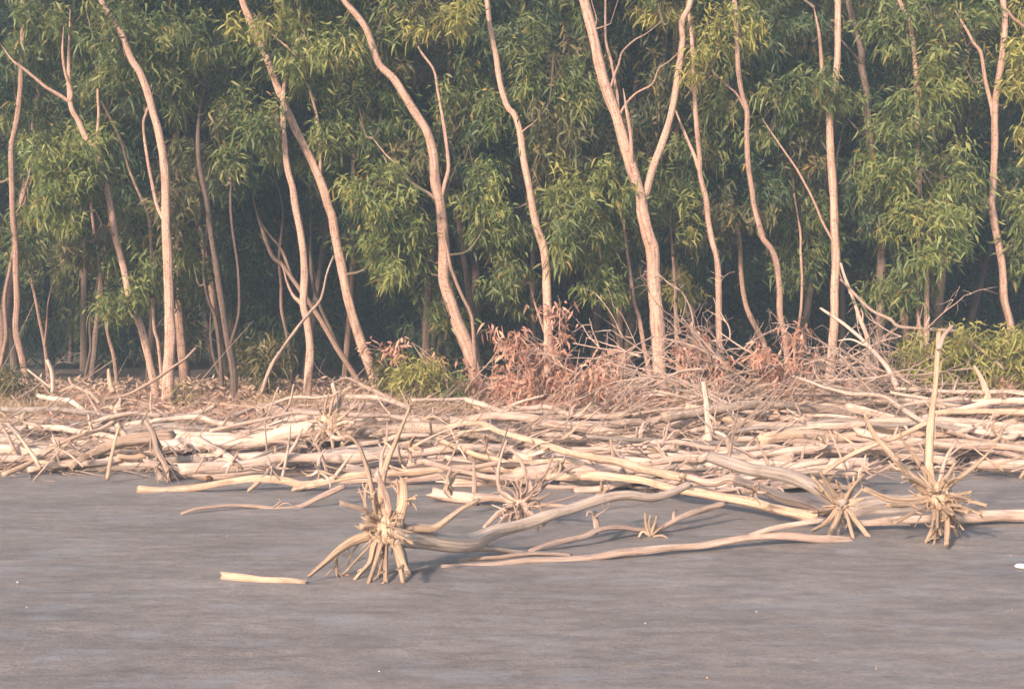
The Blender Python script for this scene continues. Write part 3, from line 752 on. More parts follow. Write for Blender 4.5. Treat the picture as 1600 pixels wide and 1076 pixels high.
D1 = surf_depth(905, 0)
root_wad('spiky pale uprooted stump standing on its roots in the sand, nearest of all', (602, 826), 27, D1, [
    (15, 6, [(585, 833), (550, 846), (527, 860), (505, 880), (482, 901)], -.15), (9, 6, [(529, 858), (524, 872), (527, 902)], -.05),
    (11, 7, [(592, 838), (587, 850), (582, 875), (567, 892), (553, 908)], -.12), (9, 6, [(598, 840), (596, 852), (590, 875), (578, 909)], -.2),
    (8, 6, [(603, 840), (602, 880), (602, 908)], -.22), (6, 4, [(600, 845), (595, 880), (590, 903)], -.1), (13, 9, [(610, 836), (617, 855), (621, 878), (627, 908)], -.2),
    (13, 8, [(614, 840), (624, 858), (632, 874), (641, 892)], -.3), (10, 7, [(618, 842), (630, 862), (635, 885), (641, 909)], -.1),
    (4, 2.5, [(580, 850), (560, 873), (540, 896)], -.05), (4, 2, [(560, 850), (548, 870), (545, 888)], -.02),
    (13, 11, [(612, 815), (604, 775), (597, 756), (590, 741)], -.12, 'pale'), (12, 6, [(600, 812), (599, 760), (605, 725), (623, 678), (641, 636)], .1, 'honey'),
    (11, 6, [(596, 815), (590, 790), (585, 772), (578, 734), (565, 698), (547, 680)], .05), (7, 3, [(598, 790), (594, 716), (601, 690), (603, 656)], .2, 'pink'),
    (20, 14, [(617, 822), (624, 806), (631, 782), (630, 750)], -.05, 'honey'), (7, 4, [(629, 790), (638, 782), (648, 780)], -.1, 'honey'), (6, 3, [(622, 790), (621, 765), (619, 747)], -.05, 'honey'),
    (11, 10, [(590, 812), (575, 801), (560, 795), (532, 787)], -.15, 'pale'), (13, 11, [(598, 824), (582, 821), (567, 823)], -.12), (9, 6, [(592, 815), (584, 810), (578, 806)], -.15),
    (9, 4, [(588, 800), (586, 782), (587, 768)], -.1, 'honey'), (8, 5, [(612, 832), (628, 840), (644, 849)], -.22), (7, 4, [(576, 812), (572, 770), (580, 740), (574, 720)], .1),
    ], ([34, 33, 31, 27, 22, 19, 18, 17, 16, 15, 14, 13, 12], 0, [(622, 838), (655, 841), (700, 847), (738, 847), (772, 833), (812, 822), (860, 804), (896, 793), (936, 780), (976, 773), (1016, 776), (1048, 769), (1076, 756)], 1.9, 'ash'),
    [(17, 6, [(618, 830), (652, 824), (677, 825), (700, 810), (720, 795), (748, 780)], .25, 'root'), (15, 6, [(728, 853), (752, 855), (775, 857), (800, 861), (832, 866)], (.47, .8), 'ash')], seed=3, fine=40, finelen=.09)

D2 = surf_depth(846, 0)
fan = []
rs2 = np.random.RandomState(8)
for i in range(22):
    a = rs2.uniform(1.0, 2.2) if i % 3 else rs2.uniform(-.2, .9)
    l = rs2.uniform(38, 72); s0 = (1463 + math.cos(a) * 14, 785 + math.sin(a) * 10)
    e = (1463 + math.cos(a) * l * .9, min(846, 780 + math.sin(a) * l)); mid = ((s0[0] + e[0]) / 2 + rs2.uniform(-5, 5), (s0[1] + e[1]) / 2 + rs2.uniform(-4, 6))
    fan.append((rs2.uniform(6, 10), rs2.uniform(3.5, 7), [s0, mid, e], rs2.uniform(-.35, .0)))
root_wad('widest root plate at right with one tall bare spike rising from it', (1463, 776), 20, D2, fan + [
    (15, 9, [(1457, 770), (1452, 737), (1452, 688), (1459, 629), (1465, 573), (1469, 521)], .15, 'honey'), (8, 6, [(1467, 545), (1474, 528), (1489, 510)], .15, 'pale'),
    (15, 6, [(1455, 770), (1448, 763), (1415, 737), (1389, 707), (1366, 677), (1352, 647)], -.1), (13, 9, [(1450, 770), (1425, 745), (1400, 715)], -.25), (8, 4, [(1463, 755), (1433, 718), (1411, 688), (1405, 672)], -.05),
    (9, 6, [(1466, 760), (1478, 718), (1497, 688)], .1, 'pale'), (7, 5, [(1472, 760), (1493, 725)], -.1), (11, 4, [(1472, 768), (1508, 740), (1530, 722), (1556, 696)], -.1),
    (9, 6, [(1475, 775), (1519, 770)], -.3), (9, 6, [(1475, 780), (1510, 780), (1541, 789)], -.25), (8, 6, [(1478, 785), (1530, 801)], -.3), (14, 9, [(1455, 776), (1420, 779), (1389, 777), (1352, 763)], -.15),
    (10, 7, [(1452, 779), (1420, 786), (1389, 789)], -.3), (8, 7, [(1452, 785), (1430, 797), (1396, 816)], -.3), (10, 9, [(1476, 785), (1478, 815), (1478, 849)], -.35, 'honey'),
    (8, 5, [(1455, 765), (1430, 748), (1410, 742)], -.3), (9, 5, [(1470, 768), (1488, 752), (1502, 748)], -.2), (7, 4, [(1448, 755), (1440, 735), (1425, 715)], 0), (8, 5, [(1480, 772), (1515, 783)], -.35, 'honey'),
    ], (26, 24, [(1466, 776), (1470, 772), (1474, 768)], .9, 'grey'), seed=5, fine=36, finelen=.14)

D3 = D2 + .15
root_wad('small star-shaped root plate left of the widest one', (1314, 789), 12, D3, [
    (11, 8, [(1308, 785), (1296, 774), (1270, 746)], -.15), (9, 6, [(1310, 782), (1298, 763), (1281, 738)], -.1), (9, 5, [(1318, 783), (1329, 763), (1348, 740)], -.1), (7, 4, [(1320, 783), (1330, 760), (1332, 742)], .05),
    (9, 7, [(1312, 795), (1303, 815), (1285, 848)], -.2), (8, 6, [(1308, 793), (1290, 815), (1270, 826)], -.2), (7, 6, [(1318, 797), (1326, 811), (1335, 841)], -.2), (10, 8, [(1322, 795), (1340, 815), (1363, 845)], -.1),
    (8, 5, [(1306, 788), (1285, 795), (1268, 800)], -.15), (7, 4, [(1318, 782), (1312, 762), (1306, 748)], -.1), (6, 4, [(1322, 788), (1340, 783), (1352, 778)], -.1), (6, 4, [(1313, 796), (1310, 825), (1308, 846)], -.15),
    (7, 4, [(1305, 785), (1284, 770), (1272, 762)], -.05), (6, 3, [(1325, 786), (1345, 766), (1356, 760)], -.05),
    ], (25, 19, [(1316, 788), (1290, 772), (1268, 758), (1239, 745), (1205, 738), (1172, 733), (1138, 722), (1112, 713)], 1.1, 'grey'), seed=9, fine=24, finelen=.09)

D4 = 12.9
root_wad('tangled root plate sticking up at mid left of the heap', (514, 664), 19, D4, [
    (9, 6, [(518, 660), (525, 640), (525, 622), (520, 600)], -.1, 'pale'), (8, 6, [(522, 658), (530, 630), (536, 614), (547, 605)], 0), (6, 4, [(512, 655), (516, 635), (522, 618)], -.2), (6, 4, [(508, 655), (508, 635), (514, 615)], -.15),
    (5, 3, [(505, 655), (497, 640), (494, 628)], -.1), (8, 5, [(505, 668), (494, 682), (489, 696)], -.25, 'pale'), (7, 5, [(510, 670), (502, 690), (497, 702)], -.2), (7, 5, [(516, 670), (520, 688), (520, 700)], -.3),
    (7, 5, [(522, 668), (532, 682), (538, 698)], -.25), (9, 5, [(525, 664), (540, 660), (553, 662)], -.2, 'pale'), (7, 4, [(522, 658), (538, 648), (548, 640)], -.1), (9, 6, [(512, 672), (526, 684), (545, 680)], -.35, 'pale'), (5, 3, [(500, 660), (488, 664), (480, 672)], -.2),
    ], (27, 24, [(500, 668), (478, 671), (445, 678), (400, 690), (330, 692), (260, 698)], -.1, 'pale'), seed=12, fine=40, finelen=.16)

D5 = surf_depth(822, 0)
root_wad('antler-like root crown with long curved prongs at centre of the heap front', (814, 790), 15, D5, [
    (10, 4, [(816, 786), (828, 765), (820, 740), (810, 718), (796, 702), (790, 706)], .1), (8, 4, [(820, 786), (836, 757), (852, 738), (865, 708)], 0), (7, 4, [(808, 786), (789, 772), (778, 752), (780, 716), (789, 687)], .1, 'pink'),
    (6, 4, [(812, 785), (812, 768), (808, 750), (818, 744)], -.05), (9, 4, [(822, 787), (850, 758), (881, 738), (914, 721)], .2), (8, 6, [(822, 792), (850, 789), (892, 792)], -.1), (9, 5, [(806, 792), (780, 800), (762, 815), (754, 822)], -.1),
    (6, 4, [(806, 793), (790, 806), (778, 818)], -.15), (6, 4, [(816, 794), (818, 808), (812, 818)], -.15), (6, 4, [(820, 793), (834, 803), (842, 814)], -.1), (7, 5, [(805, 788), (775, 782), (748, 786)], -.05, 'honey'), (6, 3, [(800, 796), (796, 812), (797, 822)], -.2),
    (6, 3, [(822, 784), (846, 778), (862, 770)], 0), (5, 3, [(826, 770), (842, 764), (850, 754)], .05)], None, m='pink', seed=21, fine=60, finelen=.2)

# --- traced logs: label, material, start width, end width, photo trace, distance
FR = 'loose driftwood on the open sand'
g0 = lambda y: surf_depth(y, 0)
log('small olive-tan driftwood stick lying alone on the open sand', 'honey', 13, 9, [(350, 899), (382, 904), (415, 909), (450, 910), (477, 912)], (g0(905), g0(914)), group=FR, sides=14)
log('long pale peeled pole lowest along the sand, below the root plates', 'pale', 10, 13, [(694, 887), (752, 885), (820, 876), (880, 873), (920, 870), (980, 861), (1040, 853), (1100, 850), (1160, 840), (1220, 839), (1272, 843), (1330, 846)],
    (g0(893), g0(850)), group=FR, sides=14, branches=[(10, 9, [(1170, 838), (1204, 826), (1240, 819), (1285, 812)], .1)])
log('thin pinkish stick resting just above the long peeled pole end', 'pink', 6, 4, [(718, 876), (775, 872), (830, 864), (892, 868)], (g0(880), g0(874)), group=FR, sides=9)
log('wavy grey-pink limb on the sand bearing a broken stub, behind the peeled pole', 'pink', 9, 9, [(828, 863), (852, 853), (888, 845), (912, 839), (936, 827), (968, 824), (1000, 827), (1032, 823), (1060, 809), (1100, 793), (1130, 785)],
    (g0(868), g0(850) + .8), group=FR, sides=12, branches=[(10, 7, [(934, 828), (931, 812), (928, 801)]), (4, 2, [(930, 806), (940, 800), (952, 792)]), (4, 2, [(929, 804), (920, 798), (916, 806)]), (5, 3, [(1053, 812), (1052, 803), (1056, 798)])])
r = empty('splinter_tuft', at(1016, 838, g0(840)), 'small yellowish splintered stump standing on sand beside the wavy limb', 'driftwood', 'uprooted stumps with root plates')
for (w0, w1, pts) in ((9, 3, [(1016, 836), (1010, 820), (1008, 802)]), (6, 3, [(1016, 836), (1022, 820), (1026, 806)]), (6, 3, [(1018, 836), (1030, 826), (1036, 822)]), (6, 3, [(1014, 836), (1004, 830), (998, 838)]), (5, 3, [(1018, 836), (1014, 818), (1016, 806)]), (5, 3, [(1018, 838), (1034, 836), (1042, 840)])):
    g = Geo(); g.tube(px_path(pts, g0(840), g0(840) - .06), np.linspace(w0, w1, 3) * .5 * g0(840) / F, 7, .02, .1, .08); g.build('splinter', M['root'], r)
log('honey log running down right across the heap, uppermost of the two long diagonals', 'honey', 9, 15, [(684, 672), (715, 664), (751, 662), (787, 675), (836, 688), (881, 703), (925, 714), (1000, 732), (1050, 743), (1064, 746)], (13.2, 9.9), branches=[(9, 5, [(862, 700), (845, 706), (826, 712)]), (7, 5, [(770, 668), (740, 672), (716, 676)])], sides=14)
log('honey log running down right to the star-shaped root plate, lower long diagonal', 'honey', 7, 17, [(684, 687), (713, 698), (747, 712), (780, 718), (814, 734), (847, 743), (881, 744), (925, 741), (960, 745), (1005, 752), (1049, 762), (1094, 771), (1138, 779), (1183, 787), (1228, 797), (1274, 806)], (12.4, 9.0), sides=14)
log('grey-brown crooked log just above the lower long diagonal', 'pink', 11, 18, [(1020, 760), (1049, 755), (1076, 745), (1100, 751), (1120, 752), (1143, 747), (1161, 754), (1194, 765), (1228, 781), (1257, 788), (1290, 799)], (10.9, 9.6), sides=14)
log('short pinkish bowed log beneath the upper diagonal at right centre', 'pink', 9, 10, [(1005, 726), (1038, 719), (1060, 716), (1089, 721), (1103, 714)], (11.6, 11.6))
log('pale horizontal log crossing behind the widest root plate, lowest at right', 'pale', 15, 22, [(1338, 816), (1400, 812), (1441, 811), (1515, 806), (1575, 804), (1640, 808)], (g0(830), g0(822)), sides=14)
log('thick grey log end lying between the two right root plates', 'grey', 30, 28, [(1335, 796), (1375, 790), (1415, 787), (1475, 782)], (9.7, 10.0), sides=14)
log('straight bare pole slanting up to the tall spike at right', 'honey', 8, 9, [(1285, 740), (1326, 712), (1363, 696), (1407, 681), (1450, 661)], (10.9, 10.6))
log('pale blunt log lying on sand with a thin spike on its back', 'pink', 19, 17, [(678, 770), (700, 773), (725, 776), (740, 780)], (g0(788), g0(790)), branches=[(9, 4, [(742, 768), (741, 745), (740, 722)])], sides=14)
log('low pale snag log right of the blunt log', 'pink', 14, 9, [(745, 776), (780, 780), (815, 783)], (g0(792), g0(790)))
# left-hand heap
log('crooked pole slanting up right at the far left front of the heap', 'honey', 8, 6, [(6, 741), (52, 721), (91, 695), (125, 680), (156, 669), (177, 656)], (11.9, 12.6))
log('low straight log along the sand, front edge at left', 'pale', 9, 9, [(47, 734), (78, 727), (115, 723), (160, 720), (190, 716)], (12.2, 12.5))
log('stout pale log with forked butt at the left front', 'honey', 9, 24, [(112, 728), (130, 716), (161, 702), (187, 692), (224, 687), (262, 686)], (12.3, 13.0), branches=[(8, 6, [(150, 712), (130, 718), (100, 722), (60, 722)], -.2)], sides=14)
log('level pale log touching the left frame edge low down', 'pale', 10, 9, [(-20, 714), (0, 716), (47, 717), (117, 714), (156, 706)], (12.6, 12.9))
log('short bowed pale log end below the stout forked log', 'honey', 8, 7, [(187, 713), (208, 716), (234, 708), (262, 700)], (12.4, 12.6))
log('long pale log sweeping from the left frame edge, upper part of heap', 'pale', 9, 8, [(-30, 678), (0, 674), (52, 669), (91, 667), (117, 672), (156, 677), (200, 690)], (14.0, 13.4))
log('arched pale log at upper left of the heap', 'pale', 8, 7, [(100, 676), (140, 664), (167, 654), (208, 647), (250, 650)], (14.2, 14.6))
log('pale log bowed along the upper left middle of the heap', 'pale', 10, 10, [(200, 664), (260, 656), (312, 651), (338, 659), (380, 664)], (14.4, 14.2))
log('bright sawn-ended log sloping down right at left centre', 'pale', 13, 12, [(312, 687), (338, 703), (375, 727)], (12.5, 12.2))
log('short thick grey log with a sawn end at left front', 'grey', 15, 14, [(225, 716), (247, 720), (290, 719), (320, 720)], (12.6, 12.5))
log('bent pale limb near the orange husk on left sand', 'pale', 7, 7, [(284, 733), (312, 729), (338, 714), (352, 706)], (12.1, 12.3))
log('thick grey log low in the heap at the left frame edge', 'grey', 18, 16, [(-30, 682), (0, 685), (34, 690), (65, 700), (100, 706)], (13.4, 13.0))
log('curved bare limb arching above the left of the heap', 'pale', 6, 8, [(60, 618), (70, 620), (104, 625), (125, 638), (138, 651)], (16.2, 15.2))
log('dry bent stick poking above the bank at left', 'twig', 4, 6, [(108, 590), (114, 602), (140, 615), (156, 630)], (17.0, 16.0), branches=[(5, 4, [(116, 602), (100, 609), (80, 618)])])
log('upright snapped pale branch at the left bank', 'pale', 7, 6, [(82, 612), (82, 583), (75, 565)], 16.8, branches=[(5, 3, [(80, 606), (62, 592), (44, 578)])])
log('thin bare pole leaning right across the foot of the two-stemmed tree', 'twig', 6, 4, [(159, 625), (195, 617), (226, 602), (252, 586), (284, 563), (306, 543)], (17.2, 16.6))
log('short orange broken stake at the dark gap on the left bank', 'honey', 9, 4, [(176, 612), (172, 595), (170, 577)], 17.4)
log('thin pale pole lying along the upper left of the heap', 'pale', 7, 7, [(247, 648), (297, 646), (336, 634)], (15.2, 15.4))
log('long limb reaching left onto bare sand, upper of two', 'honey', 9, 12, [(219, 764), (260, 766), (299, 762), (330, 758), (365, 752), (407, 747), (445, 752), (470, 759), (500, 755), (535, 747), (575, 741)], (g0(772), g0(765)), group=FR, branches=[(9, 6, [(262, 768), (240, 782), (219, 796)], -.35), (7, 4, [(405, 752), (396, 760), (388, 766)], -.1), (10, 6, [(480, 758), (468, 762), (458, 764)], -.1)], sides=12)
log('long thin limb on bare sand below the upper limb, tip at left', 'pink', 4, 9, [(284, 802), (312, 794), (364, 791), (400, 792), (435, 794), (470, 790), (505, 772), (537, 757)], (g0(804), g0(790)), group=FR, branches=[(3, 1.5, [(425, 793), (440, 782), (436, 778)]), (3, 1.5, [(430, 793), (446, 785), (456, 789)])])
# hanging root tangle
g = Geo(); rs3 = np.random.RandomState(4)
for i in range(20):
    pts = [(239 + rs3.uniform(-4, 4), 677 + rs3.uniform(-6, 10)), (245 + rs3.uniform(-8, 10), 706 + rs3.uniform(-6, 6)), (256 + rs3.uniform(-16, 14), 729 + rs3.uniform(-6, 6)), (266 + rs3.uniform(-22, 20), 758 + rs3.uniform(-20, 12))]
    g.tube(px_path(pts, 12.3, 11.6 + rs3.uniform(-.2, .3)), np.array((3, 3, 2.4, 1.2)) * rs3.uniform(.5, 1.2) * .5 * 12 / F, 5, .05, .1, .0)
g.tube(px_path([(228, 660), (239, 677), (246, 706), (258, 729), (270, 765), (281, 796)], 12.4, 11.4), np.array((8, 8, 7, 6, 4, 2)) * .5 * 12 / F, 8, .05, .1, .05)
tag(g.build('root_tangle', M['twig']), uniq('stringy root tangle hanging over the left front of the heap'), 'driftwood', HEAP)
# middle of the heap
log('pale bowed limb with a stubby knuckle below the tangled root plate', 'pale', 8, 7, [(418, 714), (449, 718), (489, 712), (523, 705), (561, 698)], (12.3, 12.5), branches=[(6, 4, [(424, 715), (430, 706), (431, 699)]), (7, 5, [(420, 716), (424, 724), (420, 732)])])
log('long level honey log behind the spiky stump', 'honey', 8, 10, [(545, 676), (601, 669), (634, 674), (679, 671), (722, 664)], (13.4, 13.4))
log('pale log rising right behind the spiky stump', 'pale', 8, 9, [(560, 694), (601, 689), (623, 683), (668, 680)], (12.7, 12.9))
log('long pale log running level just right of the spiky stump', 'honey', 11, 11, [(604, 740), (656, 736), (725, 732), (769, 734), (818, 736)], (11.5, 11.7), sides=12, branches=[(5, 3, [(640, 737), (633, 732), (628, 726)])])
log('pinkish thick log second from front right of the spiky stump', 'pink', 14, 13, [(640, 724), (690, 721), (745, 716), (790, 724)], (12.2, 12.2))
log('thin pale pole along the upper back edge left of the tangled root plate', 'pale', 5, 5, [(400, 641), (433, 629), (458, 621), (494, 622), (520, 618)], (15.8, 15.6))
log('pale pole along the upper back edge right of the tangled root plate', 'pale', 7, 7, [(530, 620), (574, 620), (612, 627), (640, 636)], (15.6, 15.3))
log('dry limb sloping down right from the shrubs at centre left', 'twig', 5, 7, [(548, 592), (563, 600), (590, 614), (620, 628)], (16.2, 15.4), branches=[(4, 2, [(560, 598), (540, 590), (520, 598)])])
log('thin level pole at the foot of the rusty dead leaves', 'pale', 6, 6, [(645, 625), (690, 624), (740, 626)], (15.6, 15.8))
log('slim log slanting down right below the rusty dead leaves', 'pale', 7, 9, [(728, 624), (769, 638), (803, 656), (836, 674), (870, 678), (903, 685), (948, 698), (1010, 699)], (14.8, 12.9))
log('dark-barked straight log lying level right of centre', 'barky', 13, 13, [(832, 666), (881, 663), (925, 663), (1000, 658), (1045, 651), (1083, 643), (1110, 640)], (13.8, 14.2), sides=12)
log('pinkish knobbly log above the dark-barked log', 'pink', 8, 10, [(787, 638), (825, 639), (858, 637), (892, 647), (940, 650), (980, 646)], (14.7, 14.6))
log('bright honey log bending down right of the upright stake', 'honey', 9, 12, [(1072, 636), (1103, 640), (1129, 651), (1172, 660), (1216, 667), (1280, 669), (1330, 668)], (14.3, 13.7), sides=12)
log('grey level log behind the upright stake', 'grey', 11, 9, [(1105, 647), (1150, 648), (1183, 645), (1215, 635)], (14.7, 14.9))
log('thin forked limb above the bright honey log', 'pale', 5, 5, [(1150, 630), (1183, 638), (1220, 636), (1250, 633)], (15.0, 15.0), branches=[(5, 3, [(1246, 634), (1240, 648), (1232, 660)]), (4, 3, [(1190, 638), (1192, 650), (1196, 655)])])
log('straight pale log stacked below right of the honey log', 'pale', 12, 14, [(1154, 715), (1183, 710), (1237, 705), (1290, 703), (1340, 705)], (12.4, 12.5), sides=12)
log('level thick pale log just left of the star-shaped root plate', 'pale', 12, 13, [(1190, 722), (1228, 722), (1280, 721), (1352, 722)], (12.0, 12.2), sides=12)
log('slim log slightly arched over right middle of the heap', 'pink', 8, 8, [(1156, 705), (1194, 694), (1250, 691), (1300, 694)], (12.9, 12.9))
log('thin pole over right middle of the heap with a pointed left tip', 'pale', 4, 7, [(1170, 688), (1194, 680), (1239, 683), (1314, 684), (1370, 690)], (13.4, 13.2))
r = log('upright forked stake standing on the heap right of centre', 'pale', 14, 7, [(1107, 690), (1107, 671), (1105, 636), (1099, 598)], (12.8, 13.0), branches=[(9, 4, [(1106, 680), (1092, 690), (1074, 700)]), (8, 4, [(1107, 676), (1122, 684), (1136, 692)])])
# right-hand heap
log('pinkish log sloping to the tall spike at right', 'pink', 12, 12, [(1326, 636), (1370, 647), (1426, 662), (1450, 667)], (13.9, 13.2))
log('long thin pole descending right toward the tall spike', 'pale', 5, 8, [(1240, 588), (1314, 612), (1370, 616), (1407, 636), (1444, 660)], (15.8, 12.9))
log('bright level log from the tall spike to the right frame edge', 'honey', 9, 12, [(1462, 646), (1500, 642), (1538, 642), (1600, 644), (1640, 642)], (13.6, 13.8), sides=12)
log('pale level pole along the back of the right heap', 'pale', 6, 7, [(1400, 607), (1456, 610), (1519, 612), (1580, 611), (1640, 616)], (15.8, 15.8))
log('thick pinkish log low at the right frame edge', 'pink', 13, 16, [(1522, 727), (1560, 725), (1600, 726), (1640, 728)], (12.0, 11.9), sides=12)
log('bright pointed broken stump standing at back right', 'honey', 13, 3, [(1543, 628), (1540, 610), (1532, 590), (1523, 572)], 14.9, branches=[(8, 5, [(1542, 622), (1524, 626), (1506, 622)]), (8, 5, [(1544, 624), (1562, 630), (1576, 640)])])
log('long bare pole leaning left beside the straight speckled tree', 'pale', 4, 8, [(1283, 482), (1314, 502), (1352, 536), (1381, 567), (1400, 603)], (17.2, 15.9), branches=[(4, 2, [(1352, 540), (1330, 530), (1310, 532)])])
log('slender dead pole leaning against the dull thick-footed tree', 'twig', 4, 8, [(1314, 412), (1319, 430), (1328, 454), (1340, 492), (1355, 534), (1357, 580)], (18.2, 17.4))
log('long drooping dead limb resting on the right-hand shrubs', 'twig', 4, 5, [(1313, 436), (1331, 454), (1361, 484), (1390, 498), (1408, 510), (1477, 515), (1500, 522), (1536, 549), (1569, 576)], (17.4, 16.6), branches=[(3, 1.5, [(1331, 452), (1318, 442), (1310, 420)])])
log('bent dead limb leaning over the bent pale tree foot', 'twig', 7, 3, [(409, 612), (427, 567), (456, 525), (483, 490), (501, 466), (510, 427), (520, 400)], (17.2, 17.6))
log('pale limb ending at the right frame edge, mid heap', 'pink', 6, 8, [(1482, 673), (1538, 688), (1600, 692), (1640, 690)], (12.9, 12.9))
log('short pale limb angled up right of the tall spike', 'pale', 7, 5, [(1494, 676), (1520, 664), (1543, 655)], (12.9, 13.1))
log('thin upright limb in the middle of the right heap', 'pale', 6, 4, [(1255, 735), (1254, 715), (1257, 697)], 11.8)
log('arched dead branch standing right of the smooth pronged tree', 'twig', 5, 2, [(1245, 565), (1200, 573), (1142, 588), (1100, 602), (1080, 612)], (16.4, 15.6))

# --- procedural rest of the heap
LM = [(0, 'the left frame edge'), (95, 'the crooked pole at far left'), (180, 'the stout fork-butted log'), (250, 'the hanging root tangle'), (340, 'the bright sawn-ended log'), (430, 'the stubby-knuckled limb'), (515, 'the tangled root plate'), (602, 'the spiky stump'), (742, 'the blunt spike-backed log'),
      (814, 'the antler-like root crown'), (920, 'the dark-barked log'), (1010, 'the upper honey diagonal'), (1107, 'the upright stake'), (1225, 'the bright bending log'), (1314, 'the star-shaped root plate'), (1395, 'the slanting bare pole'), (1463, 'the tall spike'), (1540, 'the pointed stump'), (1600, 'the right frame edge')]
HW = {'dark': 'dark brown', 'pale': 'pale', 'honey': 'honey-coloured', 'pink': 'pinkish', 'grey': 'grey', 'barky': 'dark-barked', 'twig': 'dull brown'}
fill = []
def heap_logs(n, ymin, ymax, rmin, rmax, lmin, lmax, hmax, seed, tilt=.05, front=None):
    rs = np.random.RandomState(seed)
    for i in range(n):
        y = ymin + (ymax - ymin) * rs.rand() ** .85
        x = (-1 + 2 * (i + rs.rand()) / n) * (y * .43 + .3)
        px = CX + x / y * F if front is None else rs.uniform(*front)
        # the sand in front of the heap stays open: its front edge bows
        edge = np.interp(px, [0, 250, 300, 560, 620, 1250, 1330, 1480, 1600], [12.5, 12.6, 12.4, 12.2, 11.2, 11.0, 11.6, 12.2, 12.4])
        back = np.interp(px, [0, 440, 560, 1000, 1120, 1600], [15.0, 15.2, 15.6, 15.5, 16.6, 16.6])
        y = edge + (back - edge) * rs.rand() ** .9
        if front is not None: y = edge - .15 + 1.1 * rs.rand(); x = (px - CX) / F * y
        L = rs.uniform(lmin, lmax); r = rs.uniform(rmin, rmax)
        yaw = rs.normal(0, .42) + (-.18 if px > 700 else .12)
        if y - edge < .7: yaw *= .3
        dirv = np.array((math.cos(yaw), math.sin(yaw), 0))
        # height within the heap: higher in the middle of its depth
        hp = hmax * (1.0 + 1.1 * float(np.clip((px - 1000) / 250, 0, 1))) * rs.rand() * np.clip((y - edge + .25) / 1.0, .15, 1)
        k = np.linspace(-.5, .5, 7); kink = np.cumsum(rs.randn(7, 2), 0) * (.018, .012) * L; kink -= kink.mean(0)
        tl = rs.normal(0, tilt)
        bow = rs.normal(0, .03, 2)
        P = np.array([np.array((x, y, 0)) + dirv * L * q + np.array((-dirv[1], dirv[0], 0)) * bow[0] * L * math.cos(q * 3) for q in k]) + np.outer(kink[:, 0], (-dirv[1], dirv[0], 0))
        P[:, 2] = T(P[:, 1]) + r + hp + k * L * tl + bow[1] * L * np.cos(k * 3.14) + kink[:, 1]
        P[:, 2] = np.maximum(P[:, 2], T(P[:, 1]) + r * .6)
        fl = 1 if rs.rand() < .5 else -1
        R = r * (1 + fl * .45 * k)
        mk = ('pale', 'pale', 'honey', 'pink', 'pink', 'pale', 'grey', 'barky', 'dark', 'pale')[rs.randint(10)]
        g = Geo(); A, AR = g.tube(P, R, 9, .045, .11, .09, jit=.013)
        br = []
        for b in range(rs.randint(0, 4)):
            j = rs.randint(2, len(A) - 2); d = unit(A[min(j + 2, len(A) - 1)] - A[j]) * fl * -1
            e = d * rs.uniform(.3, 1.0) + rs.randn(3) * .45 + (0, -.1, .2); l = rs.uniform(.10, .55)
            br.append((np.array((A[j], A[j] + e * l * .55 + (0, 0, .02), A[j] + e * l + rs.randn(3) * .05)), AR[j] * rs.uniform(.35, .6)))
        fill.append((y, px, L, r, yaw, mk, g, br, (bow, hp)))
heap_logs(112, 11.6, 17.0, .018, .056, 1.0, 3.4, .15, 31)
heap_logs(66, 12.4, 16.6, .010, .022, .6, 2.0, .24, 32, .14)
heap_logs(42, 0, 0, .012, .034, .5, 1.9, .16, 33, .12, (640, 1270))
ROWW = ['at heap front', 'in front half', 'in back half', 'at heap back']
for (y, px, L, r, yaw, mk, g, br, (bow, hp)) in fill:
    ref = min(LM, key=lambda q: abs(q[0] - px))
    row = ROWW[int(np.clip((y - 11.2) / 1.55, 0, 3))]
    side = 'at' if abs(px - ref[0]) < 12 else ('left of' if px < ref[0] else 'right of')
    shape = 'crooked' if abs(bow[0]) + abs(bow[1]) > .06 else ('bowed' if abs(bow[0]) + abs(bow[1]) > .03 else 'straight')
    if br: shape = shape + (' stubbed' if len(br) == 1 else ' snaggy')
    ln = 'short' if L < 1.5 else ('long' if L > 2.6 else 'middling')
    th = 'thick' if r > .042 else ('slim' if r > .024 else 'thin')
    lab = '%s %s %s %s log %s, %s %s' % (ln, th, HW[mk], shape, row, side, ref[1])
    if len(lab.replace('-', ' ').split()) > 16: lab = lab.replace(' the ', ' ')
    if len(lab.replace('-', ' ').split()) > 16: lab = lab.replace('-coloured', '').replace(' snaggy', '').replace(' stubbed', '')
    o = g.build('driftwood_log', M[mk]); tag(o, uniq(lab), 'driftwood', HEAP)
    for (P, r0) in br:
        gb = Geo(); gb.tube(P, np.linspace(r0, r0 * .5, 3), 7, .05, .1, .06)
        c = gb.build('branch', M[mk], None, np.array(o.location)); c.parent = o; c.location = (0, 0, 0)

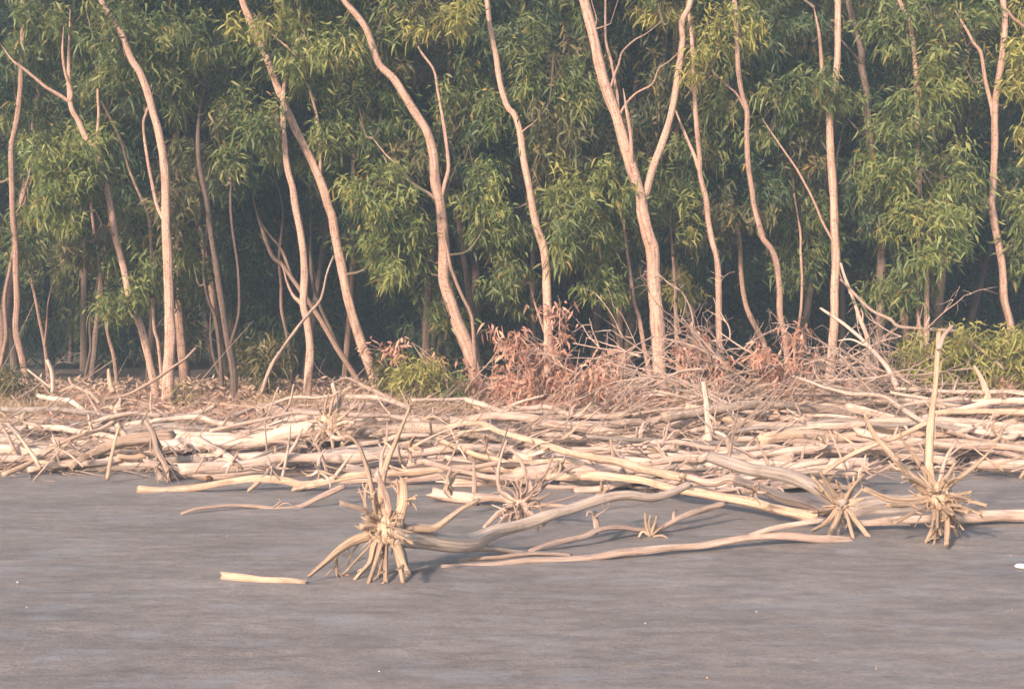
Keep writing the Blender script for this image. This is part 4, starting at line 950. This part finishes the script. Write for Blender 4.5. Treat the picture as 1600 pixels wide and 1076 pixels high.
# small torn root clusters caught in the heap
for i, (px, py, sz) in enumerate(((548, 640, 20), (498, 735, 22), (662, 655, 18), (872, 722, 20), (940, 772, 16), (1000, 692, 18), (1032, 704, 15), (1156, 660, 20), (1252, 650, 20), (1292, 694, 18), (1180, 768, 14),
                                 (420, 730, 20), (362, 722, 18), (1562, 682, 18), (92, 700, 18), (300, 700, 18), (700, 756, 18), (640, 700, 16), (760, 700, 14), (1400, 690, 16), (1350, 730, 16), (40, 660, 16), (180, 640, 16), (1210, 640, 18))):
    rs = np.random.RandomState(900 + i)
    D = surf_depth(py + sz * .5, .2) - .25
    ref = min(LM, key=lambda q: abs(q[0] - px)); side = 'at' if abs(px - ref[0]) < 14 else ('left of' if px < ref[0] else 'right of')
    o = empty('root_cluster', at(px, py + sz * .5, D), uniq('small torn root cluster %s, %s %s' % ('at heap front' if py > 715 else ('mid heap' if py > 665 else 'at heap back'), side, ref[1])), 'driftwood', 'small root clusters in the heap')
    for q in range(rs.randint(6, 11)):
        a = rs.uniform(0, 6.28); l = sz * rs.uniform(.7, 1.7); c0 = np.array((px, py)); e = c0 + np.array((math.cos(a), -math.sin(a) * .9)) * l; mid = (c0 + e) / 2 + rs.randn(2) * l * .16
        P = px_path([tuple(c0), tuple(mid), tuple(e)], D, D - rs.uniform(-.1, .2)); P[:, 2] = np.maximum(P[:, 2], T(P[:, 1]))
        g = Geo(); g.tube(P, np.array((6, 4.5, 2.2)) * rs.uniform(.6, 1.25) * .5 * D / F, 7, .03, .12, .08, jit=.003); g.build('root', M[('root', 'pale', 'pink')[rs.randint(3)]], o)

# snapped sticks jutting up out of the heap
for i in range(60):
    rs = np.random.RandomState(1500 + i)
    px = (i + rs.rand()) / 60 * 1640 - 20; py = rs.uniform(640, 735); D = surf_depth(py, .18) - .15
    c = at(px, py, D); L = rs.uniform(.18, .6); th = rs.uniform(-1.2, 1.2)
    d = unit(np.array((math.sin(th), rs.normal(-.1, .25), max(.15, math.cos(th) * .9)))) * L
    m = ('pale', 'honey', 'pink', 'root')[rs.randint(4)]; r0 = rs.uniform(.007, .017)
    g = Geo(); A, AR = g.tube(np.array((c - d * .3, c + d * .3 + rs.randn(3) * .02, c + d * .7)), np.array((r0 * 1.2, r0, r0 * .45)), 7, .03, .12, .1, jit=.006)
    ref = min(LM, key=lambda q: abs(q[0] - px))
    lab = '%s %s snapped stick %s, %s, %s %s' % ('short' if L < .36 else 'long', {'pale': 'pale', 'honey': 'honey-coloured', 'pink': 'pinkish', 'root': 'tan'}[m], 'upright' if abs(th) < .4 else ('leaning left' if th < 0 else 'leaning right'), 'front heap' if py > 703 else ('mid heap' if py > 670 else 'back heap'), 'left of' if px < ref[0] else 'right of', ref[1])
    if len(lab.replace('-', ' ').split()) > 16: lab = lab.replace(' the ', ' ')
    tag(g.build('broken_stick', M[m]), uniq(lab), 'driftwood', 'snapped sticks in the heap')

# --- dead brush: bare branching limbs along the back of the heap
def grow(g, lv, p, d, L, r, depth, rs, droop=.0, leaves=0, pal='dry'):
    n = 5; pts = [p.copy()]; dd = d.copy()
    for i in range(n):
        dd = unit(dd + rs.randn(3) * .16 + (0, 0, -droop)); q = pts[-1] + dd * L / n
        q[2] = max(q[2], float(T(q[1])) + .015); pts.append(q)
    pts = np.array(pts)
    g.tube(pts, np.linspace(r, r * .45, len(pts)), 5 if depth < 2 else 6, .08, .06, .0)
    if leaves and depth <= 1 and (depth == 0 or rs.rand() < .3):
        for q in pts[2:]:
            m_ = leaves
            D_ = rs.randn(m_, 3) * (1, 1, .5) + (0, 0, -.7)
            lv.add(q + rs.randn(m_, 3) * .05, D_, .125 * rs.uniform(.6, 1.2, m_), .034 * rs.uniform(.6, 1.2, m_), rs.uniform(.2, .8, m_), palette(pal, m_, rs.normal(0, .1)))
    if depth > 0:
        for i in range(rs.randint(2, 4) + (1 if depth > 1 else 0)):
            j = rs.randint(1, n + 1)
            nd_ = unit(dd * .8 + rs.randn(3) * .55)
            grow(g, lv, pts[j].copy(), nd_, L * rs.uniform(.4, .7), r * .55, depth - 1, rs, droop, leaves, pal)
def brush(label, px, D, h, d, L, r, seed, droop=.06, depth=2, leaves=0, m='pink', name='dead_branch', cat='dead branch', group='dead branches along the back of the heap', pal='dry'):
    rs = np.random.RandomState(seed)
    x = (px - CX) / F * D
    p = np.array((x, D, float(T(D)) + h))
    g, lv = Geo(), Leaves()
    grow(g, lv, p, unit(np.array(d, float)), L, r, depth, rs, droop, leaves, pal)
    if leaves:
        o = empty(name, (x, D, float(T(D))), uniq(label), cat, group)
        g.build('twigs', M[m], o); lv.build('dry_leaves' if pal == 'dry' else 'foliage', M['dry_leaf' if pal in ('dry', 'straw') else 'leaf'], o)
    else:
        o = g.build(name, M[m]); tag(o, uniq(label), cat, group)
    return o
# the bare crown arching left from the stake
brush('bare dead crown reaching left in front of the tall V-shaped tree', 1098, 15.6, .72, (-1, .0, .30), 1.15, .022, 2, .03, 3)
brush('bare dead limb arching left above the rusty leaves at centre', 1000, 15.9, .85, (-1, .1, .25), .9, .016, 3, .04, 2)
brush('sprawling bare branch beside the speckled central tree', 900, 16.2, .6, (-.9, .2, .45), .9, .014, 6, .05, 2)
rsb = np.random.RandomState(77)
for i in range(46):
    px = rsb.uniform(1060, 1420); D = rsb.uniform(14.6, 17.2) if i % 2 else rsb.uniform(16.2, 17.3)
    ref = min(FRONT_REF, key=lambda r: abs(r[0] - px))
    lft = rsb.rand() < .7
    big = rsb.rand() < .5
    brush('%s bare branch leaning %s, %s, %s %s' % ('large' if big else 'small', 'left' if lft else 'right', 'low on heap' if D < 15.6 else 'at heap back', 'left of' if px < ref[0] else 'right of', ref[1]),
          px, D, rsb.uniform(.05, .35) + (.2 if i % 2 == 0 else 0), ((-1 if lft else 1), rsb.normal(0, .3), rsb.uniform(.25, .9) + (.35 if i % 2 == 0 else 0)), rsb.uniform(1.0, 1.6) if big else rsb.uniform(.6, .9), .021 if big else .013, 100 + i, .045, 3 if big else 2)
for i, px in enumerate((5, 30, 70, 110, 60, 410, 440, 500, 530, 560, 620, 650, 690, 290, 330, 1450, 1490, 1540, 1590, 1600, 1570)):
    D = rsb.uniform(16.2, 17.6)
    ref = min(FRONT_REF, key=lambda r: abs(r[0] - px)); up = rsb.uniform(.1, .8); lft = rsb.rand() < .5
    brush('%s dry twiggy branch sprawling %s on the bank, %s %s' % ('flat' if up < .4 else 'upright', 'left' if lft else 'right', 'left of' if px < ref[0] else 'right of', ref[1].replace('the ', '')), px, D, .02, ((-1 if lft else 1), rsb.normal(0, .4), up), rsb.uniform(.6, 1.0), .011, 200 + i, .05, 2)
# fallen crowns still carrying rusty dead leaves
for i, (px, D, d, L, txt) in enumerate(((705, 17.4, (-.1, 0, 1), 1.1, 'tallest rusty dead spray just left of the big sinuous tree foot'), (840, 17.2, (.1, 0, 1), 1.15, 'tall rusty dead spray behind the speckled central tree foot'), (905, 17.0, (.3, 0, .6), .8, 'loose rusty dead spray well right of the speckled central tree'), (1200, 16.6, (.4, 0, .6), .8, 'rusty dead spray at the wavy brown tree foot'), (720, 17.2, (.1, 0, 1), .9, 'tall rusty dead spray at the foot of the big sinuous tree'), (755, 16.6, (.5, -.1, .7), .9, 'rusty dead spray leaning right of the big sinuous tree'), (800, 16.9, (.2, 0, 1), 1.0, 'upright rusty dead spray between the sinuous and speckled trees'),
        (825, 16.6, (-.2, -.1, 1), .8, 'rusty dead spray just left of the speckled central tree'), (790, 16.2, (.8, -.2, .3), .9, 'low rusty dead spray spreading right in front of the sinuous tree'), (880, 16.5, (.3, -.1, .7), .9, 'rusty dead spray just right of the speckled central tree'),
        (920, 16.3, (.7, -.2, .5), .9, 'rusty dead spray at the picture centre right'), (975, 16.4, (.7, -.1, .3), .6, 'rusty dead spray left of the tall V-shaped tree foot'), (860, 15.9, (.9, -.2, .15), .9, 'flattened rusty dead branch lying at the centre bank'),
        (1080, 16.6, (.3, 0, .5), .7, 'rusty dead spray just right of the tall V-shaped tree'), (1150, 16.3, (.6, 0, .4), .7, 'rusty dead spray below the smooth pronged tree'), (1328, 16.6, (.0, 0, 1), .35, 'small orange dead sprig right of the straight speckled tree'), (1575, 16.6, (.1, 0, .8), .6, 'rusty dead spray by the right frame edge'), (1490, 16.8, (.4, 0, .5), .5, 'rusty dead spray under the right-hand shrubs'))):
    brush(txt, px, D, .03, d, L, .013, 300 + i, .03, 3 if L > .5 else 2, 2, name='dead_leafy_branch', group='fallen branches with rusty leaves')

# --- living shrubs
def shrub(label, px, D, rx, hz, pal, n, seed, leaf=.8):
    rs = np.random.RandomState(seed)
    x = (px - CX) / F * D; b = np.array((x, D, float(T(D))))
    o = empty('shrub', b, uniq(label), 'shrub', 'shrubs along the bank')
    g, lv = Geo(), Leaves()
    for i in range(n):
        a = rs.rand() * 6.28; q = rs.rand() ** .6
        p = b + np.array((math.cos(a) * rx * q, math.sin(a) * min(rx, .5) * q, hz * (.25 + .75 * rs.rand() ** .7)))
        g.tube(np.array((b + (math.cos(a) * .08, math.sin(a) * .05, 0), b * .5 + p * .5 + (0, 0, .06), p)), np.array((.008, .006, .003)), 4, .15, 0, 0)
        lv.tuft(p, unit(p - b) + (0, 0, .3), rs.randint(26, 40), .18 * leaf, .034 * leaf, .13, pal, rs.normal(0, .12))
    g.build('stems', M['twig_green'], o); lv.build('foliage', M['leaf'], o)
shrub('yellow-green shrub in front of the leafy twin-stemmed tree', 1438, 16.7, .26, .95, 'yellow', 26, 1)
shrub('broad green shrub left of the sinuous right-edge tree', 1515, 16.9, .46, 1.05, 'yellow', 40, 2)
shrub('yellow-green shrub at the right frame edge', 1592, 16.7, .36, 1.05, 'yellow', 44, 3)
shrub('fresh light-green shrub left of the rusty dead leaves', 655, 17.2, .34, .55, 'yellow', 26, 4, .7)
shrub('low green shrub beside the big sinuous tree foot', 705, 17.2, .18, .42, 'green', 10, 5, .6)
shrub('olive shrub left of the bent pale tree', 420, 18.4, .34, .75, 'olive', 22, 6)
shrub('low dull shrub at the far left bank', 25, 17.4, .40, .42, 'olive', 16, 7, .7)
shrub('low olive shrub right of the dull thick-footed tree', 1405, 17.2, .20, .35, 'olive', 9, 8, .7)
shrub('tiny yellow-green seedling at the foot of the two-stemmed tree', 284, 17.3, .08, .16, 'yellow', 4, 9, .5)
shrub('dull shrub between the long smooth tree and sinuous tree', 610, 18.2, .35, .55, 'olive', 18, 10)

# --- stuff nobody could count
def litter():
    lv = Leaves(); n = 15000
    y = 14.4 + 6.5 * RS.rand(n) ** .9; x = RS.uniform(-1, 1, n) * (y * .43 + .8)
    P = np.stack((x, y, T(y) + .006 + .03 * RS.rand(n) ** 2 + .035 * (y > 16)), 1)
    lv.add(P, RS.randn(n, 3) * (1, 1, .28), .11 * RS.uniform(.5, 1.2, n), .034 * RS.uniform(.6, 1.3, n), RS.uniform(-.2, .2, n), palette('litter', n))
    tag(lv.build('leaf_litter', M['dry_leaf']), 'rusty fallen leaves scattered over the bank', 'leaf litter', kind='stuff')
    lv = Leaves(); n = 2600
    c = np.array([(640, 17.0), (680, 16.8), (720, 16.9), (30, 17.0), (80, 16.7), (440, 17.2), (10, 16.4), (1500, 16.9), (590, 17.2), (960, 16.4), (1050, 16.3)])
    k = c[RS.randint(len(c), size=n)]
    D = k[:, 1] + RS.normal(0, .25, n); px = k[:, 0] + RS.normal(0, 24, n)
    P = np.stack(((px - CX) / F * D, D, T(D)), 1)
    lv.add(P, RS.randn(n, 3) * (.45, .45, .1) + (0, 0, 1), .34 * RS.uniform(.4, 1.2, n), .009 * RS.uniform(.7, 1.3, n), RS.uniform(.1, .9, n), palette('straw', n))
    tag(lv.build('dry_grass', M['dry_leaf']), 'straw-coloured dry grass along the bank', 'grass', kind='stuff')
    g = Geo()
    for i in range(4200):
        px = RS.uniform(-60, 1660); y = RS.uniform(12.2, float(np.interp(px, [0, 440, 560, 1000, 1120, 1600], [15.0, 15.2, 15.7, 15.7, 17, 17]))); x = (px - CX) / F * y
        L = RS.uniform(.08, .3) if RS.rand() < .7 else RS.uniform(.4, 1.1); a = RS.normal(0, .7); d = np.array((math.cos(a), math.sin(a), RS.normal(0, .45))) * L
        p = np.array((x, y, float(T(y)) + .02 + .22 * RS.rand() * np.clip((y - 12.6), 0.05, 1)))
        q = p + d; q[2] = max(q[2], float(T(q[1])) + .01)
        r_ = RS.uniform(.0025, .009)
        g.tube(np.array((p, (p + q) / 2 + RS.randn(3) * .02, q)), np.array((r_, r_ * .9, r_ * .5)), 4, .2, 0, 0)
    tag(g.build('wood_litter', M['twig']), 'small broken twigs strewn among the driftwood', 'twig litter', kind='stuff')
    # flecks of shell, bark and leaf on the open sand
    V, I, C = [], [], []; kk = 0
    def fleck(lst, n, smin, smax):
        for i in range(n):
            y = 3.9 + 8.5 * RS.rand() ** 1.4; x = RS.uniform(-1, 1) * (y * .43)
            s = RS.uniform(smin, smax); a = RS.rand() * 3.14; m_ = RS.randint(5, 8)
            c = np.array((x, y, .006)); ring = []
            for j in range(m_):
                t = 6.283 * j / m_; rr = s * RS.uniform(.6, 1.1)
                ring.append(c + (math.cos(t + a) * rr * 1.5, math.sin(t + a) * rr, 0))
            lst.append((ring, c + (0, 0, s * .3)))
    def build(lst, name, m, label, cat):
        V, I, C, n = [], [], [], 0
        for ring, top in lst:
            m_ = len(ring); V += [r_ for r_ in ring] + [r_ - np.array((0, 0, .03)) for r_ in ring] + [top]
            for j in range(m_):
                I += [n + j, n + (j + 1) % m_, n + 2 * m_]; C.append(3)
                I += [n + m_ + j, n + m_ + (j + 1) % m_, n + (j + 1) % m_, n + j]; C.append(4)
            n += 2 * m_ + 1
        tag(mesh_obj(name, np.array(V), (np.array(I), np.array(C)), m, None, np.array((0, 7, 0))), label, cat, kind='stuff')
    a, b = [], []
    fleck(a, 9, .002, .004); fleck(b, 22, .0015, .005)
    build(a, 'shell_flecks', M['shell'], 'pale shell flecks scattered on the wet sand', 'shell flecks')
    build(b, 'bark_flecks', M['bark_fleck'], 'reddish bark flecks scattered on the wet sand', 'bark flecks')
litter()

# --- small finds
def blob(name, px, py, rw, rh, m, label, cat, seed):
    D = surf_depth(py + rh, 0); c = at(px, py, D); nu, nv = 14, 9; V, I = [], []
    for i in range(nv + 1):
        for j in range(nu):
            a = math.pi * i / nv; b = 6.2832 * j / nu
            d = np.array((math.sin(a) * math.cos(b), math.sin(a) * math.sin(b), math.cos(a)))
            k = 1 + .18 * mnoise.noise(Vector(d * 1.8) + Vector((seed, 0, 0)))
            V.append(c + d * np.array((rw, rw * .8, rh)) * D / F * k)
    for i in range(nv):
        for j in range(nu):
            I += [i * nu + j, (i + 1) * nu + j, (i + 1) * nu + (j + 1) % nu, i * nu + (j + 1) % nu]
    V = np.array(V)
    tag(mesh_obj(name, V, (np.array(I), np.full(len(I) // 4, 4)), M[m], None, np.array((c[0], c[1], V[:, 2].min()))), label, cat)
blob('coconut_husk', 326, 747, 7, 4.5, 'husk', 'small orange husk on the sand at the left front of the heap', 'husk', 1)
blob('plastic_scrap', 1596, 884, 10, 4, 'plastic', 'white scrap of plastic on bare sand at the right frame edge', 'litter', 2)
blob('pebble', 542, 900, 6, 4, 'husk', 'small brownish pebble under the roots of the spiky stump', 'stone', 3)

# ------------------------------------------------------------------ haze
def haze():
    x0, x1, y0, y1, z0, z1 = -60, 60, -6, 60, -1.2, 24
    V = np.array([(x, y, z) for z in (z0, z1) for y in (y0, y1) for x in (x0, x1)], float)
    I = [0, 2, 3, 1, 4, 5, 7, 6, 0, 1, 5, 4, 2, 6, 7, 3, 0, 4, 6, 2, 1, 3, 7, 5]
    m = bpy.data.materials.new('haze_air'); m.use_nodes = True; t = m.node_tree; t.nodes.clear()
    out = t.nodes.new('ShaderNodeOutputMaterial'); v = t.nodes.new('ShaderNodeVolumePrincipled')
    v.inputs['Color'].default_value = (.56, .78, 1.0, 1); v.inputs['Density'].default_value = HAZE; v.inputs['Anisotropy'].default_value = .0
    t.links.new(v.outputs[0], out.inputs['Volume'])
    tag(mesh_obj('haze', V, (np.array(I), np.full(6, 4)), m, None, None, None, False), 'pale evening haze over beach and wood', kind='stuff')
HAZE = 0.0031
if HAZE > 0: haze()

# two things of one look on the same side of the same landmark: say which lies farther left
same = {}
for o in bpy.data.objects:
    if o.parent is None and o.get('label') and o.get('category'):
        same.setdefault(o['label'], []).append(o)
for l, os_ in same.items():
    if len(os_) > 1:
        os_.sort(key=lambda o: o.location.x / max(1.0, o.location.y))
        for k, o in enumerate(os_):
            o['label'] = ('leftmost ' if k == 0 else 'rightmost ' if k == len(os_) - 1 else 'middle ') + l
